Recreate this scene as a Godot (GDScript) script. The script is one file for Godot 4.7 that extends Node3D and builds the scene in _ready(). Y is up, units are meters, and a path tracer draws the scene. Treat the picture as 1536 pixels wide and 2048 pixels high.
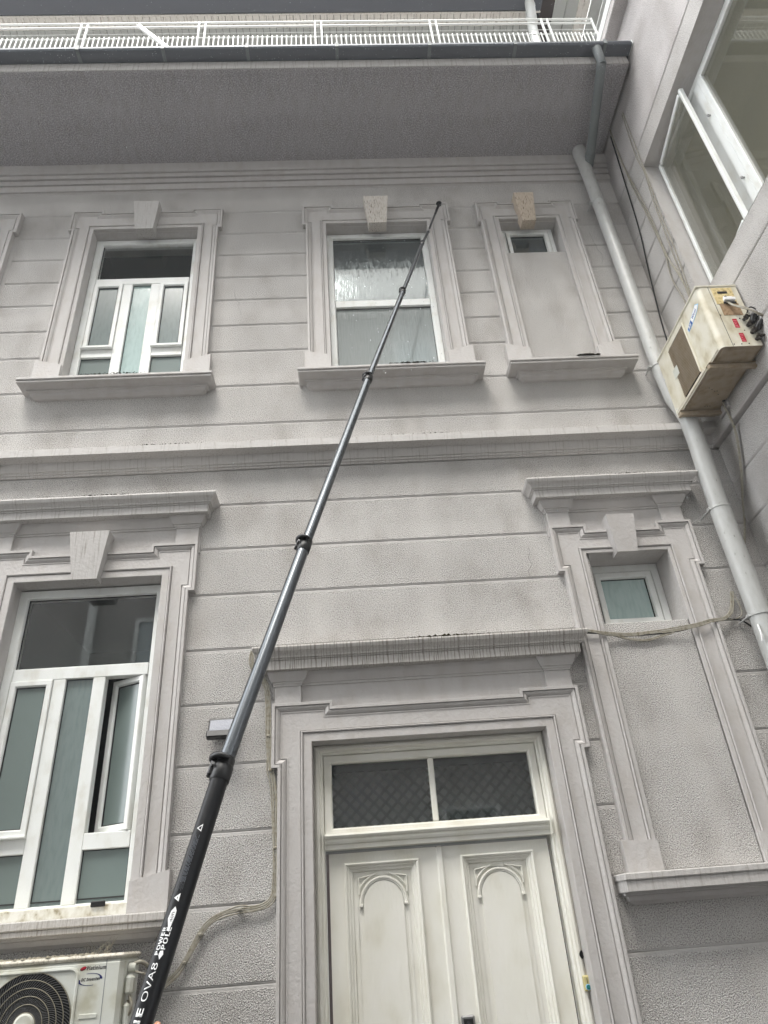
extends Node3D
# A stuccoed town house front seen from below, with a telescopic cleaning pole reaching up to its windows.

var M := {}
var used := {}
var org := {}
var rng := RandomNumberGenerator.new()
var house: Node3D

# ------------------------------------------------------------------ naming and committing
func numbered(parent: Node, called: String) -> String:
	var key := str(parent.get_instance_id()) + called
	if used.has(key):
		used[key] += 1
		return called + "_%03d" % used[key]
	used[key] = 0
	return called

func thing(called: String, label: String, category: String, at := Vector3.ZERO, group := "") -> Node3D:
	var o := Node3D.new()
	o.name = numbered(self, called)
	add_child(o, true)
	o.position = at
	org[o] = at
	o.set_meta("label", label)
	o.set_meta("category", category)
	if group != "":
		o.set_meta("group", group)
	return o

func make(s: SurfaceTool) -> ArrayMesh:
	s.generate_normals()
	return s.commit()

# meshes are modelled in world coordinates; a child of a thing is shifted back by the thing's base
func obj(called: String, mesh: Mesh, m: Material, parent: Node, label := "") -> MeshInstance3D:
	var o := MeshInstance3D.new()
	o.mesh = mesh
	o.name = numbered(parent, called)
	if mesh.get_surface_count() > 0:
		o.material_override = m
	parent.add_child(o, true)
	if org.has(parent):
		o.position = -(org[parent] as Vector3)
	if label != "":
		o.set_meta("label", label)
	return o

func piece(called: String, mesh: Mesh, m: Material, parent: Node, at: Vector3) -> MeshInstance3D:
	var o := obj(called, mesh, m, parent)
	o.position += at
	return o

# ------------------------------------------------------------------ mesh helpers
func st() -> SurfaceTool:
	var s := SurfaceTool.new()
	s.begin(Mesh.PRIMITIVE_TRIANGLES)
	s.set_smooth_group(-1)
	return s

func tri(s: SurfaceTool, a: Vector3, b: Vector3, c: Vector3) -> void:
	s.add_vertex(a); s.add_vertex(b); s.add_vertex(c)

func quad(s: SurfaceTool, a: Vector3, b: Vector3, c: Vector3, d: Vector3) -> void:
	tri(s, a, b, c); tri(s, a, c, d)

func bx(s: SurfaceTool, x0: float, y0: float, z0: float, x1: float, y1: float, z1: float, c := 0.0) -> void:
	bxt(s, Vector3(x0, y0, z0), Vector3(x1, y1, z1), c, Transform3D())

func bxt(s: SurfaceTool, lo: Vector3, hi: Vector3, c: float, t: Transform3D) -> void:
	var m := (lo + hi) * 0.5
	var h := (hi - lo) * 0.5
	c = minf(c, minf(h.x, minf(h.y, h.z)) * 0.9)
	for ax in 3:
		var u := (ax + 1) % 3
		var v := (ax + 2) % 3
		for sg in [-1.0, 1.0]:
			var p := []
			for k in [[-1, -1], [1, -1], [1, 1], [-1, 1]]:
				var q := Vector3.ZERO
				q[ax] = sg * h[ax]
				q[u] = k[0] * (h[u] - c)
				q[v] = k[1] * (h[v] - c)
				p.append(t * (m + q))
			if sg > 0:
				quad(s, p[3], p[2], p[1], p[0])
			else:
				quad(s, p[0], p[1], p[2], p[3])
	if c <= 0.0:
		return
	for ax in 3:
		var u := (ax + 1) % 3
		var v := (ax + 2) % 3
		for su in [-1.0, 1.0]:
			for sv in [-1.0, 1.0]:
				var p := []
				for e in [[-1, 0], [1, 0], [1, 1], [-1, 1]]:
					var q := Vector3.ZERO
					q[ax] = e[0] * (h[ax] - c)
					q[u] = su * (h[u] - (c if e[1] == 1 else 0.0))
					q[v] = sv * (h[v] - (c if e[1] == 0 else 0.0))
					p.append(t * (m + q))
				if su * sv > 0:
					quad(s, p[3], p[2], p[1], p[0])
				else:
					quad(s, p[0], p[1], p[2], p[3])
	for sx in [-1.0, 1.0]:
		for sy in [-1.0, 1.0]:
			for sz in [-1.0, 1.0]:
				var a := t * (m + Vector3(sx * h.x, sy * (h.y - c), sz * (h.z - c)))
				var b := t * (m + Vector3(sx * (h.x - c), sy * h.y, sz * (h.z - c)))
				var d := t * (m + Vector3(sx * (h.x - c), sy * (h.y - c), sz * h.z))
				if sx * sy * sz > 0:
					tri(s, a, d, b)
				else:
					tri(s, a, b, d)

func offset_path(path: Array, closed: bool, t: float) -> Array:
	var out := []
	var n := path.size()
	for i in n:
		var d0 := Vector2.ZERO
		var d1 := Vector2.ZERO
		if closed or i > 0:
			d0 = ((path[i] as Vector2) - (path[(i - 1 + n) % n] as Vector2)).normalized()
		if closed or i < n - 1:
			d1 = ((path[(i + 1) % n] as Vector2) - (path[i] as Vector2)).normalized()
		if d0 == Vector2.ZERO: d0 = d1
		if d1 == Vector2.ZERO: d1 = d0
		var n0 := Vector2(d0.y, -d0.x)
		var n1 := Vector2(d1.y, -d1.x)
		out.append((path[i] as Vector2) + (n0 + n1) / (1.0 + n0.dot(n1)) * t)
	return out

# profile points (t to the right of the path, z out of the wall)
func sweep(s: SurfaceTool, path: Array, closed: bool, prof: Array) -> void:
	var rows := []
	for p in prof:
		rows.append(offset_path(path, closed, p.x))
	var n := path.size()
	for k in prof.size() - 1:
		for i in (n if closed else n - 1):
			var j := (i + 1) % n
			var a: Vector2 = rows[k][i]
			var b: Vector2 = rows[k][j]
			var c: Vector2 = rows[k + 1][j]
			var d: Vector2 = rows[k + 1][i]
			quad(s, Vector3(a.x, a.y, prof[k].y), Vector3(b.x, b.y, prof[k].y), Vector3(c.x, c.y, prof[k + 1].y), Vector3(d.x, d.y, prof[k + 1].y))

# horizontal moulding along x: profile (y, z) from top to bottom; mitred returns when m = 1
func mould(s: SurfaceTool, prof: Array, xl: float, xr: float, m := 0.0) -> void:
	for k in prof.size() - 1:
		var p: Vector2 = prof[k]
		var q: Vector2 = prof[k + 1]
		quad(s, Vector3(xl - m * p.y, p.x, p.y), Vector3(xr + m * p.y, p.x, p.y), Vector3(xr + m * q.y, q.x, q.y), Vector3(xl - m * q.y, q.x, q.y))
		for e in [[xl, -1.0], [xr, 1.0]]:
			var x0: float = e[0] + e[1] * m * p.y
			var x1: float = e[0] + e[1] * m * q.y
			quad(s, Vector3(x0, p.x, p.y), Vector3(x1, q.x, q.y), Vector3(x1, q.x, -0.02), Vector3(x0, p.x, -0.02))

func tube(s: SurfaceTool, pts: Array, radii: Array, sides := 12, caps := true) -> void:
	var rings := []
	var up := Vector3(0.13, 0.21, 0.97).normalized()
	var n := pts.size()
	for i in n:
		var d: Vector3
		if i == 0: d = pts[1] - pts[0]
		elif i == n - 1: d = pts[n - 1] - pts[n - 2]
		else: d = (pts[i + 1] - pts[i]).normalized() + (pts[i] - pts[i - 1]).normalized()
		d = d.normalized()
		var a := d.cross(up)
		if a.length() < 0.05: a = d.cross(Vector3(1, 0, 0))
		a = a.normalized()
		var b := a.cross(d).normalized()
		up = b
		var r: float = radii[i] if radii.size() > 1 else radii[0]
		var ring := []
		for k in sides:
			var f := TAU * k / sides
			ring.append((pts[i] as Vector3) + (a * cos(f) + b * sin(f)) * r)
		rings.append(ring)
	s.set_smooth_group(0)
	for i in n - 1:
		for k in sides:
			var l := (k + 1) % sides
			quad(s, rings[i][k], rings[i][l], rings[i + 1][l], rings[i + 1][k])
	s.set_smooth_group(-1)
	if caps:
		for k in sides - 2:
			tri(s, rings[0][0], rings[0][k + 2], rings[0][k + 1])
			tri(s, rings[n - 1][0], rings[n - 1][k + 1], rings[n - 1][k + 2])

func curve(pts: Array, per := 6) -> Array:
	var out := []
	var n := pts.size()
	for i in n - 1:
		var p0: Vector3 = pts[maxi(i - 1, 0)]
		var p3: Vector3 = pts[mini(i + 2, n - 1)]
		for k in per:
			out.append((pts[i] as Vector3).cubic_interpolate(pts[i + 1], p0, p3, float(k) / per))
	out.append(pts[n - 1])
	return out

func disc(s: SurfaceTool, at: Vector3, ax: Vector3, r: float, h: float, sides := 20) -> void:
	tube(s, [at, at + ax.normalized() * h], [r], sides, true)

# surface nets over a field of tapered capsules [a, b, ra, rb]
func nets(s: SurfaceTool, caps: Array, cell: float, blend: float) -> void:
	var lo := Vector3(1e9, 1e9, 1e9)
	var hi := -lo
	for c in caps:
		var r := maxf(c[2], c[3]) + 0.01
		for k in 2:
			lo = lo.min((c[k] as Vector3) - Vector3(r, r, r))
			hi = hi.max((c[k] as Vector3) + Vector3(r, r, r))
	var n := Vector3i(((hi - lo) / cell).ceil()) + Vector3i(2, 2, 2)
	var f := PackedFloat32Array()
	f.resize(n.x * n.y * n.z)
	f.fill(1.0)
	for c in caps:
		var a: Vector3 = c[0]
		var ab: Vector3 = (c[1] as Vector3) - a
		var l2 := maxf(ab.length_squared(), 1e-9)
		var r := maxf(c[2], c[3]) + 3.0 * cell
		var g0 := Vector3i(((a.min(c[1]) - Vector3(r, r, r) - lo) / cell).floor()).clamp(Vector3i.ZERO, n - Vector3i.ONE)
		var g1 := Vector3i(((a.max(c[1]) + Vector3(r, r, r) - lo) / cell).ceil()).clamp(Vector3i.ZERO, n - Vector3i.ONE)
		for z in range(g0.z, g1.z + 1):
			for y in range(g0.y, g1.y + 1):
				for x in range(g0.x, g1.x + 1):
					var p := lo + Vector3(x, y, z) * cell
					var t := clampf((p - a).dot(ab) / l2, 0.0, 1.0)
					var d := (p - a - ab * t).length() - lerpf(c[2], c[3], t)
					var at := (z * n.y + y) * n.x + x
					var e := f[at]
					var h := maxf(blend - absf(d - e), 0.0) / blend
					f[at] = minf(d, e) - h * h * blend * 0.25
	var vert := {}
	s.set_smooth_group(0)
	var strides := [1, n.x, n.x * n.y]
	for z in n.z - 1:
		for y in n.y - 1:
			for x in n.x - 1:
				var b := (z * n.y + y) * n.x + x
				var sum := Vector3.ZERO
				var cnt := 0
				for ax in 3:
					var u := (ax + 1) % 3
					var v := (ax + 2) % 3
					for i in 2:
						for j in 2:
							var o: int = b + i * strides[u] + j * strides[v]
							var d0 := f[o]
							var d1 := f[o + strides[ax]]
							if (d0 < 0.0) != (d1 < 0.0):
								var q := Vector3.ZERO
								q[u] = i; q[v] = j; q[ax] = d0 / (d0 - d1)
								sum += q
								cnt += 1
				if cnt > 0:
					vert[b] = lo + (Vector3(x, y, z) + sum / cnt) * cell
	for b in vert:
		for ax in 3:
			var d0 := f[b]
			var d1 := f[b + strides[ax]]
			if (d0 < 0.0) == (d1 < 0.0):
				continue
			var su: int = strides[(ax + 1) % 3]
			var sv: int = strides[(ax + 2) % 3]
			if vert.has(b - su) and vert.has(b - sv) and vert.has(b - su - sv):
				if d0 < 0.0:
					quad(s, vert[b], vert[b - sv], vert[b - su - sv], vert[b - su])
				else:
					quad(s, vert[b], vert[b - su], vert[b - su - sv], vert[b - sv])
	s.set_smooth_group(-1)

# ------------------------------------------------------------------ materials
func noise(size: int, freq: float, oct: int, sd: int, ramp: Array = [], kind := FastNoiseLite.TYPE_SIMPLEX_SMOOTH, as_normal := 0.0) -> NoiseTexture2D:
	var n := FastNoiseLite.new()
	n.noise_type = kind
	n.frequency = freq
	n.fractal_octaves = oct
	n.seed = sd
	if oct == 6:
		n.fractal_gain = 0.68
	var t := NoiseTexture2D.new()
	t.width = size
	t.height = size
	t.seamless = true
	t.seamless_blend_skirt = 0.45
	t.noise = n
	if as_normal > 0.0:
		t.as_normal_map = true
		t.bump_strength = as_normal
	if ramp.size():
		var g := Gradient.new()
		var off := PackedFloat32Array()
		var col := PackedColorArray()
		for r in ramp:
			off.append(r[0]); col.append(r[1])
		g.offsets = off
		g.colors = col
		t.color_ramp = g
	return t

func mat(c: Color, rough := 0.8, spec := 0.4) -> StandardMaterial3D:
	var m := StandardMaterial3D.new()
	m.albedo_color = c
	m.roughness = rough
	m.metallic_specular = spec
	return m

func bump(m: StandardMaterial3D, t: Texture2D, scale: Vector3, cm: float) -> StandardMaterial3D:
	m.uv1_triplanar = true
	m.uv1_world_triplanar = true
	m.uv1_scale = scale
	m.heightmap_enabled = true
	m.heightmap_texture = t
	m.heightmap_scale = cm
	return m

func wear(m: StandardMaterial3D, t: Texture2D, scale: Vector3) -> StandardMaterial3D:
	m.detail_enabled = true
	m.detail_blend_mode = BaseMaterial3D.BLEND_MODE_MUL
	m.detail_uv_layer = BaseMaterial3D.DETAIL_UV_2
	m.detail_albedo = t
	m.uv2_triplanar = true
	m.uv2_world_triplanar = true
	m.uv2_scale = scale
	return m

func glass(alpha: float, tint: Color, rough := 0.03) -> StandardMaterial3D:
	var m := mat(Color(tint.r, tint.g, tint.b, alpha), rough, 0.8)
	m.transparency = BaseMaterial3D.TRANSPARENCY_ALPHA
	return m

func materials() -> void:
	var roughcast := noise(1024, 0.075, 3, 11)
	var paint := noise(512, 0.05, 4, 12)
	var agegrime := noise(1024, 0.008, 4, 31, [[0.05, Color(0.84, 0.81, 0.74)], [0.35, Color(0.95, 0.94, 0.91)], [0.7, Color(1, 1, 1)]])
	var mott := noise(1024, 0.006, 5, 13, [[0.12, Color(0.89, 0.882, 0.875)], [0.45, Color(0.962, 0.960, 0.960)], [0.9, Color(1, 1, 1)]])
	var streak := noise(1024, 0.013, 6, 14, [[0.16, Color(0.74, 0.72, 0.69)], [0.32, Color(0.95, 0.945, 0.94)], [0.5, Color(1, 1, 1)]])
	var drip := noise(1024, 0.016, 6, 15, [[0.20, Color(0.46, 0.44, 0.41)], [0.30, Color(0.77, 0.75, 0.72)], [0.40, Color(0.93, 0.92, 0.91)], [0.6, Color(1, 1, 1)]])
	var grime := noise(1024, 0.010, 5, 16, [[0.08, Color(0.66, 0.62, 0.54)], [0.3, Color(0.90, 0.885, 0.85)], [0.65, Color(1, 1, 1)]])
	var wash := noise(1024, 0.01, 4, 18, [[0.1, Color(0.955, 0.945, 0.935)], [0.5, Color(0.985, 0.98, 0.98)], [0.9, Color(1, 1, 1)]])
	var grain := noise(1024, 0.085, 2, 41, [[0.18, Color(0.62, 0.615, 0.61)], [0.45, Color(0.93, 0.928, 0.925)], [0.7, Color(1, 1, 1)]])
	var specks := noise(1024, 0.05, 3, 42, [[0.25, Color(0.74, 0.74, 0.745)], [0.6, Color(0.88, 0.88, 0.885)], [0.8, Color(1, 1, 1)]])
	M.stucco = wear(bump(mat(Color(0.845, 0.836, 0.826), 0.9, 0.3), roughcast, Vector3(1.25, 1.25, 1.25), 0.85), mott, Vector3(0.35, 0.22, 0.35))
	M.stucco.albedo_texture = grain
	M.margin = wear(bump(mat(Color(0.76, 0.751, 0.743), 0.85, 0.3), paint, Vector3(1.5, 1.5, 1.5), 0.3), mott, Vector3(0.35, 0.22, 0.35))
	M.stucco_pink = wear(bump(mat(Color(0.845, 0.83, 0.826), 0.9, 0.3), roughcast, Vector3(1.25, 1.25, 1.25), 0.75), mott, Vector3(0.31, 0.2, 0.31))
	M.stucco_pink.albedo_texture = grain
	M.soffit = wear(bump(mat(Color(0.83, 0.822, 0.83), 0.9, 0.3), roughcast, Vector3(1.1, 1.1, 1.1), 1.0), wash, Vector3(1.2, 0.5, 0.4))
	M.soffit.albedo_texture = specks
	M.trim = wear(bump(mat(Color(0.735, 0.726, 0.718), 0.62, 0.45), paint, Vector3(1.1, 1.1, 1.1), 0.22), wash, Vector3(0.8, 0.3, 0.8))
	M.stained = wear(bump(mat(Color(0.737, 0.727, 0.718), 0.65, 0.4), paint, Vector3(1.1, 1.1, 1.1), 0.22), streak, Vector3(3.6, 0.16, 3.6))
	M.dripped = wear(bump(mat(Color(0.74, 0.729, 0.716), 0.65, 0.4), paint, Vector3(1.1, 1.1, 1.1), 0.22), drip, Vector3(4.2, 0.16, 4.2))
	M.peeling = wear(bump(mat(Color(0.815, 0.795, 0.77), 0.7, 0.4), paint, Vector3(1.4, 1.4, 1.4), 0.3), noise(512, 0.05, 4, 17, [[0.16, Color(0.34, 0.29, 0.24)], [0.25, Color(0.93, 0.91, 0.88)], [0.6, Color(1, 1, 1)]]), Vector3(3.2, 0.5, 3.2))
	M.peel_brown = M.peeling.duplicate()
	M.peel_brown.albedo_color = Color(0.77, 0.72, 0.66)
	M.plug = mat(Color(0.30, 0.28, 0.27), 0.9)
	M.door = wear(bump(mat(Color(0.90, 0.895, 0.868), 0.5, 0.45), paint, Vector3(1.6, 0.5, 1.6), 0.09), noise(512, 0.008, 4, 19, [[0.08, Color(0.945, 0.94, 0.915)], [0.4, Color(0.985, 0.985, 0.975)], [0.8, Color(1, 1, 1)]]), Vector3(0.8, 0.5, 0.8))
	M.pvc = wear(mat(Color(0.90, 0.91, 0.905), 0.35, 0.5), noise(512, 0.012, 4, 20, [[0.05, Color(0.93, 0.92, 0.90)], [0.4, Color(0.985, 0.985, 0.98)], [0.8, Color(1, 1, 1)]]), Vector3(1.1, 0.6, 1.1))
	M.pvc_dirty = wear(mat(Color(0.88, 0.875, 0.84), 0.5, 0.4), grime, Vector3(1.4, 1.0, 1.4))
	M.gasket = mat(Color(0.10, 0.10, 0.105), 0.6)
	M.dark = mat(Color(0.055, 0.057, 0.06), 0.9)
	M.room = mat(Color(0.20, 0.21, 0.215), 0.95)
	var wet := noise(1024, 0.03, 4, 21, [], FastNoiseLite.TYPE_SIMPLEX_SMOOTH, 5.0)
	var haze := noise(1024, 0.02, 4, 22, [[0.2, Color(0.93, 0.94, 0.94)], [0.5, Color(0.98, 0.985, 0.985)], [0.8, Color(1, 1, 1)]])
	M.pane = glass(0.10, Color(0.25, 0.30, 0.29))
	M.pane_side = glass(0.34, Color(0.47, 0.47, 0.41))
	M.frost = mat(Color(0.43, 0.48, 0.475), 0.16, 0.7)
	M.frost_aqua = mat(Color(0.66, 0.745, 0.735), 0.16, 0.7)
	M.frost_low = mat(Color(0.42, 0.47, 0.46), 0.18, 0.6)
	M.film = mat(Color(0.56, 0.585, 0.58), 0.10, 0.9)
	M.film_dark = mat(Color(0.44, 0.47, 0.475), 0.11, 1.0)
	for k in ["frost", "frost_aqua"]:
		wear(M[k], haze, Vector3(1.3, 0.3, 1.3))
	for k in ["film", "film_dark"]:
		var m: StandardMaterial3D = M[k]
		wear(m, haze, Vector3(3.2, 0.16, 3.2))
		m.uv1_triplanar = true
		m.uv1_world_triplanar = true
		m.uv1_scale = Vector3(2.6, 0.10, 2.6)
		m.normal_enabled = true
		m.normal_texture = wet
		m.normal_scale = 0.11 if k == "film_dark" else 0.1
		m.clearcoat_enabled = true
		m.clearcoat = 1.0
		m.clearcoat_roughness = 0.04
		m.metallic = 0.62 if k == "film_dark" else 0.2
	var ft: StandardMaterial3D = M.frost_aqua.duplicate()
	M.frost_wet = ft
	ft.uv1_triplanar = true
	ft.uv1_world_triplanar = true
	ft.uv1_scale = Vector3(1.6, 0.12, 1.6)
	ft.normal_enabled = true
	ft.normal_texture = wet
	ft.normal_scale = 0.04
	M.zinc = bump(mat(Color(0.36, 0.375, 0.40), 0.45, 0.5), paint, Vector3(2, 2, 2), 0.06)
	M.zinc.metallic = 0.5
	M.zinc_pipe = bump(mat(Color(0.44, 0.46, 0.465), 0.5, 0.4), paint, Vector3(2, 2, 2), 0.08)
	M.pipe = wear(bump(mat(Color(0.72, 0.725, 0.72), 0.33, 0.5), paint, Vector3(1.5, 1.5, 1.5), 0.12), noise(512, 0.03, 4, 23, [[0.12, Color(0.6, 0.59, 0.57)], [0.18, Color(0.95, 0.95, 0.94)], [0.7, Color(1, 1, 1)]]), Vector3(1.6, 0.5, 1.6))
	M.rail = mat(Color(0.84, 0.85, 0.84), 0.4)
	M.board = wear(mat(Color(0.90, 0.885, 0.85), 0.7), streak, Vector3(1.5, 1.5, 0.5))
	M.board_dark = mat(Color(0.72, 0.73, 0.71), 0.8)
	M.carbon = bump(mat(Color(0.34, 0.355, 0.37), 0.26, 0.7), noise(512, 0.09, 2, 24), Vector3(9, 9, 9), 0.012)
	M.carbon.metallic = 0.85
	M.black_tube = mat(Color(0.04, 0.045, 0.06), 0.42, 0.35)
	M.black = mat(Color(0.045, 0.045, 0.05), 0.42, 0.5)
	M.white = mat(Color(0.93, 0.93, 0.93), 0.5)
	M.faint = mat(Color(0.42, 0.44, 0.47), 0.5)
	M.ac = wear(mat(Color(0.84, 0.825, 0.77), 0.45, 0.45), agegrime, Vector3(0.9, 0.5, 0.9))
	M.ac_top = wear(mat(Color(0.82, 0.80, 0.75), 0.6), drip, Vector3(2.2, 1.2, 2.2))
	M.ac_white = wear(mat(Color(0.80, 0.81, 0.785), 0.45, 0.45), noise(512, 0.01, 4, 25, [[0.2, Color(0.86, 0.84, 0.78)], [0.5, Color(0.98, 0.975, 0.96)], [0.8, Color(1, 1, 1)]]), Vector3(1, 1, 1))
	M.ac_under = wear(mat(Color(0.62, 0.57, 0.50), 0.6), agegrime, Vector3(1.2, 1.2, 1.2))
	M.cream = wear(mat(Color(0.84, 0.77, 0.58), 0.5), grime, Vector3(2.5, 2.5, 2.5))
	M.tan = wear(mat(Color(0.62, 0.52, 0.41), 0.7), grime, Vector3(3, 3, 3))
	M.red = mat(Color(0.66, 0.07, 0.17), 0.5)
	M.red_dark = mat(Color(0.38, 0.10, 0.12), 0.5)
	M.blue = mat(Color(0.07, 0.30, 0.60), 0.5)
	M.navy = mat(Color(0.08, 0.12, 0.36), 0.5)
	M.ink = mat(Color(0.16, 0.16, 0.18), 0.5)
	M.sky_ink = mat(Color(0.62, 0.80, 0.93), 0.5)
	M.pink_ink = mat(Color(0.93, 0.55, 0.60), 0.5)
	M.brass = mat(Color(0.16, 0.14, 0.12), 0.5)
	M.steel = mat(Color(0.55, 0.55, 0.55), 0.35)
	M.steel.metallic = 0.8
	M.cable = wear(mat(Color(0.62, 0.605, 0.56), 0.55), grime, Vector3(3, 3, 3))
	M.cable_black = mat(Color(0.06, 0.06, 0.065), 0.55)
	M.moss = wear(mat(Color(0.20, 0.18, 0.11), 1.0, 0.1), noise(256, 0.06, 3, 26, [[0.3, Color(0.4, 0.35, 0.3)], [0.6, Color(1, 1, 0.8)]]), Vector3(4, 4, 4))
	M.straw = mat(Color(0.52, 0.50, 0.44), 0.9)
	M.spoke = mat(Color(0.30, 0.30, 0.30), 0.5)
	M.teal = mat(Color(0.02, 0.42, 0.43), 0.4)
	M.bell = mat(Color(0.74, 0.70, 0.50), 0.5)
	M.led = bump(mat(Color(0.48, 0.495, 0.54), 0.28, 0.4), paint, Vector3(3, 3, 3), 0.1)
	M.skin = mat(Color(0.80, 0.58, 0.46), 0.5)
	M.skin.subsurf_scatter_enabled = true
	M.skin.subsurf_scatter_strength = 0.08
	M.sleeve = mat(Color(0.10, 0.11, 0.13), 0.95)
	M.ground = wear(bump(mat(Color(0.24, 0.235, 0.23), 0.8), roughcast, Vector3(0.5, 0.5, 0.5), 0.4), mott, Vector3(0.2, 0.2, 0.2))
	M.far_wall = wear(mat(Color(0.60, 0.59, 0.575), 0.9), mott, Vector3(0.2, 0.12, 0.2))
	M.far_roof = mat(Color(0.25, 0.21, 0.20), 0.8)
	M.drop = mat(Color(0.9, 0.92, 0.94, 0.55), 0.3, 0.6)
	M.drop.transparency = BaseMaterial3D.TRANSPARENCY_ALPHA

# ------------------------------------------------------------------ house pieces
# horizontal stucco courses with V joints, cut round the openings
func courses(ys: Array, gaps: Array, xl: float, xr: float, parent: Node, m: Material, zf := 0.0) -> void:
	for i in ys.size() - 1:
		var y0: float = ys[i]
		var y1: float = ys[i + 1]
		var cuts := [xl]
		for g in gaps:
			# g = [x0, x1, y0, y1]
			if g[2] < y1 - 0.001 and g[3] > y0 + 0.001:
				cuts.append(g[0]); cuts.append(g[1])
		cuts.append(xr)
		for k in range(0, cuts.size(), 2):
			if cuts[k + 1] - cuts[k] < 0.02:
				continue
			var s := st()
			var x0: float = cuts[k]
			var x1: float = cuts[k + 1]
			# smooth margin with a V joint, the rough field proud of it by 4 mm
			var zs := zf - 0.004
			var c := 0.0055
			quad(s, Vector3(x0, y0 + c, zs), Vector3(x0, y1 - c, zs), Vector3(x1, y1 - c, zs), Vector3(x1, y0 + c, zs))
			quad(s, Vector3(x0, y0, zs - c), Vector3(x0, y0 + c, zs), Vector3(x1, y0 + c, zs), Vector3(x1, y0, zs - c))
			quad(s, Vector3(x0, y1 - c, zs), Vector3(x0, y1, zs - c), Vector3(x1, y1, zs - c), Vector3(x1, y1 - c, zs))
			bx(s, x0, y0, zf - 0.3, x1, y1, zs - c)
			var o := obj("stucco_course", make(s), M.margin, parent)
			var f := st()
			bx(f, x0 + 0.001, y0 + 0.012, zs, x1 - 0.001, y1 - 0.019, zf, 0.003)
			obj("rough_field", make(f), m, o) if parent == house else obj("rough_field", make(f), m, parent)

# moulded window or door surround with crossettes; ho, he: half widths below and at the ears
func surround(cx: float, yb: float, ye: float, ym: float, yt: float, ho: float, he: float, hs: float, hop: float, ytop: float, hb: float, yb2: float, zback: float, splay := 0.0) -> MeshInstance3D:
	var s := st()
	var path := []
	for p in [[-ho, yb], [-ho, ye], [-he, ye], [-he, yt], [-hs, yt], [-hs, ym], [hs, ym], [hs, yt], [he, yt], [he, ye], [ho, ye], [ho, yb]]:
		path.append(Vector2(cx + p[0], p[1]))
	sweep(s, path, false, [Vector2(0, -0.03), Vector2(0, 0.052), Vector2(0.002, 0.054), Vector2(0.019, 0.054), Vector2(0.0195, 0.036), Vector2(0.0245, 0.036), Vector2(0.025, 0.046), Vector2(0.034, 0.044), Vector2(0.044, 0.036), Vector2(0.050, 0.030), Vector2(0.0505, 0.023), Vector2(0.0545, 0.023), Vector2(0.055, 0.034), Vector2(0.062, 0.034), Vector2(0.063, 0.029)])
	# flat fascia between the outer moulding and the bead
	var outer := offset_path(path, false, 0.062)
	var inner := [Vector2(cx + hb + 0.005, yb), Vector2(cx + hb + 0.005, yb2 + 0.005), Vector2(cx - hb - 0.005, yb2 + 0.005), Vector2(cx - hb - 0.005, yb)]
	var poly := PackedVector2Array()
	for p in outer: poly.append(p)
	for p in inner: poly.append(p)
	var idx := Geometry2D.triangulate_polygon(poly)
	for i in range(0, idx.size(), 3):
		var q := []
		for k in 3:
			q.append(Vector3(poly[idx[i + k]].x, poly[idx[i + k]].y, 0.030))
		tri(s, q[0], q[1], q[2])
	# bead, inner fascia and reveal
	var bead := [Vector2(cx - hb, yb), Vector2(cx - hb, yb2), Vector2(cx + hb, yb2), Vector2(cx + hb, yb)]
	var w := hb - hop
	sweep(s, bead, false, [Vector2(-0.005, 0.0305), Vector2(-0.0045, 0.020), Vector2(0, 0.020), Vector2(0.001, 0.041), Vector2(0.006, 0.047), Vector2(0.013, 0.043), Vector2(0.0135, 0.028), Vector2(0.0175, 0.028), Vector2(0.018, 0.036), Vector2(w - 0.003, 0.036), Vector2(w, 0.033), Vector2(w + splay, zback)])
	return obj("window_surround", make(s), M.trim, house)

func base_blocks(parent: Node, cx: float, y0: float, y1: float, y2: float, ho: float, hop: float, m: Material) -> void:
	for sg in [-1.0, 1.0]:
		var s := st()
		var xa: float = cx + sg * (ho + 0.03)
		var xb: float = cx + sg * (hop + 0.004)
		var p := [Vector3(xa, y0, 0), Vector3(xb, y0, 0), Vector3(xb, y2, 0), Vector3(xa, y1, 0)]
		var z := 0.066
		var f := []
		for v in p: f.append(v + Vector3(0, 0, z))
		if sg > 0: 
			quad(s, f[0], f[1], f[2], f[3])
		else:
			quad(s, f[3], f[2], f[1], f[0])
		for i in 4:
			var j := (i + 1) % 4
			quad(s, p[i] - Vector3(0, 0, 0.02), p[j] - Vector3(0, 0, 0.02), f[j], f[i])
		obj("base_block", make(s), m, parent)

func keystone(parent: Node, cx: float, yb: float, yt: float, hb: float, ht: float, m: Material) -> void:
	var s := st()
	var z0 := 0.10
	var z1 := 0.135
	var f := [Vector3(cx - hb, yb, z0), Vector3(cx - ht, yt, z1), Vector3(cx + ht, yt, z1), Vector3(cx + hb, yb, z0)]
	var b := []
	for v in f: b.append(Vector3(v.x, v.y, -0.01))
	quad(s, f[0], f[1], f[2], f[3])
	for i in 4:
		var j := (i + 1) % 4
		quad(s, f[i], b[i], b[j], f[j])
	obj("keystone", make(s), m, parent)

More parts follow.
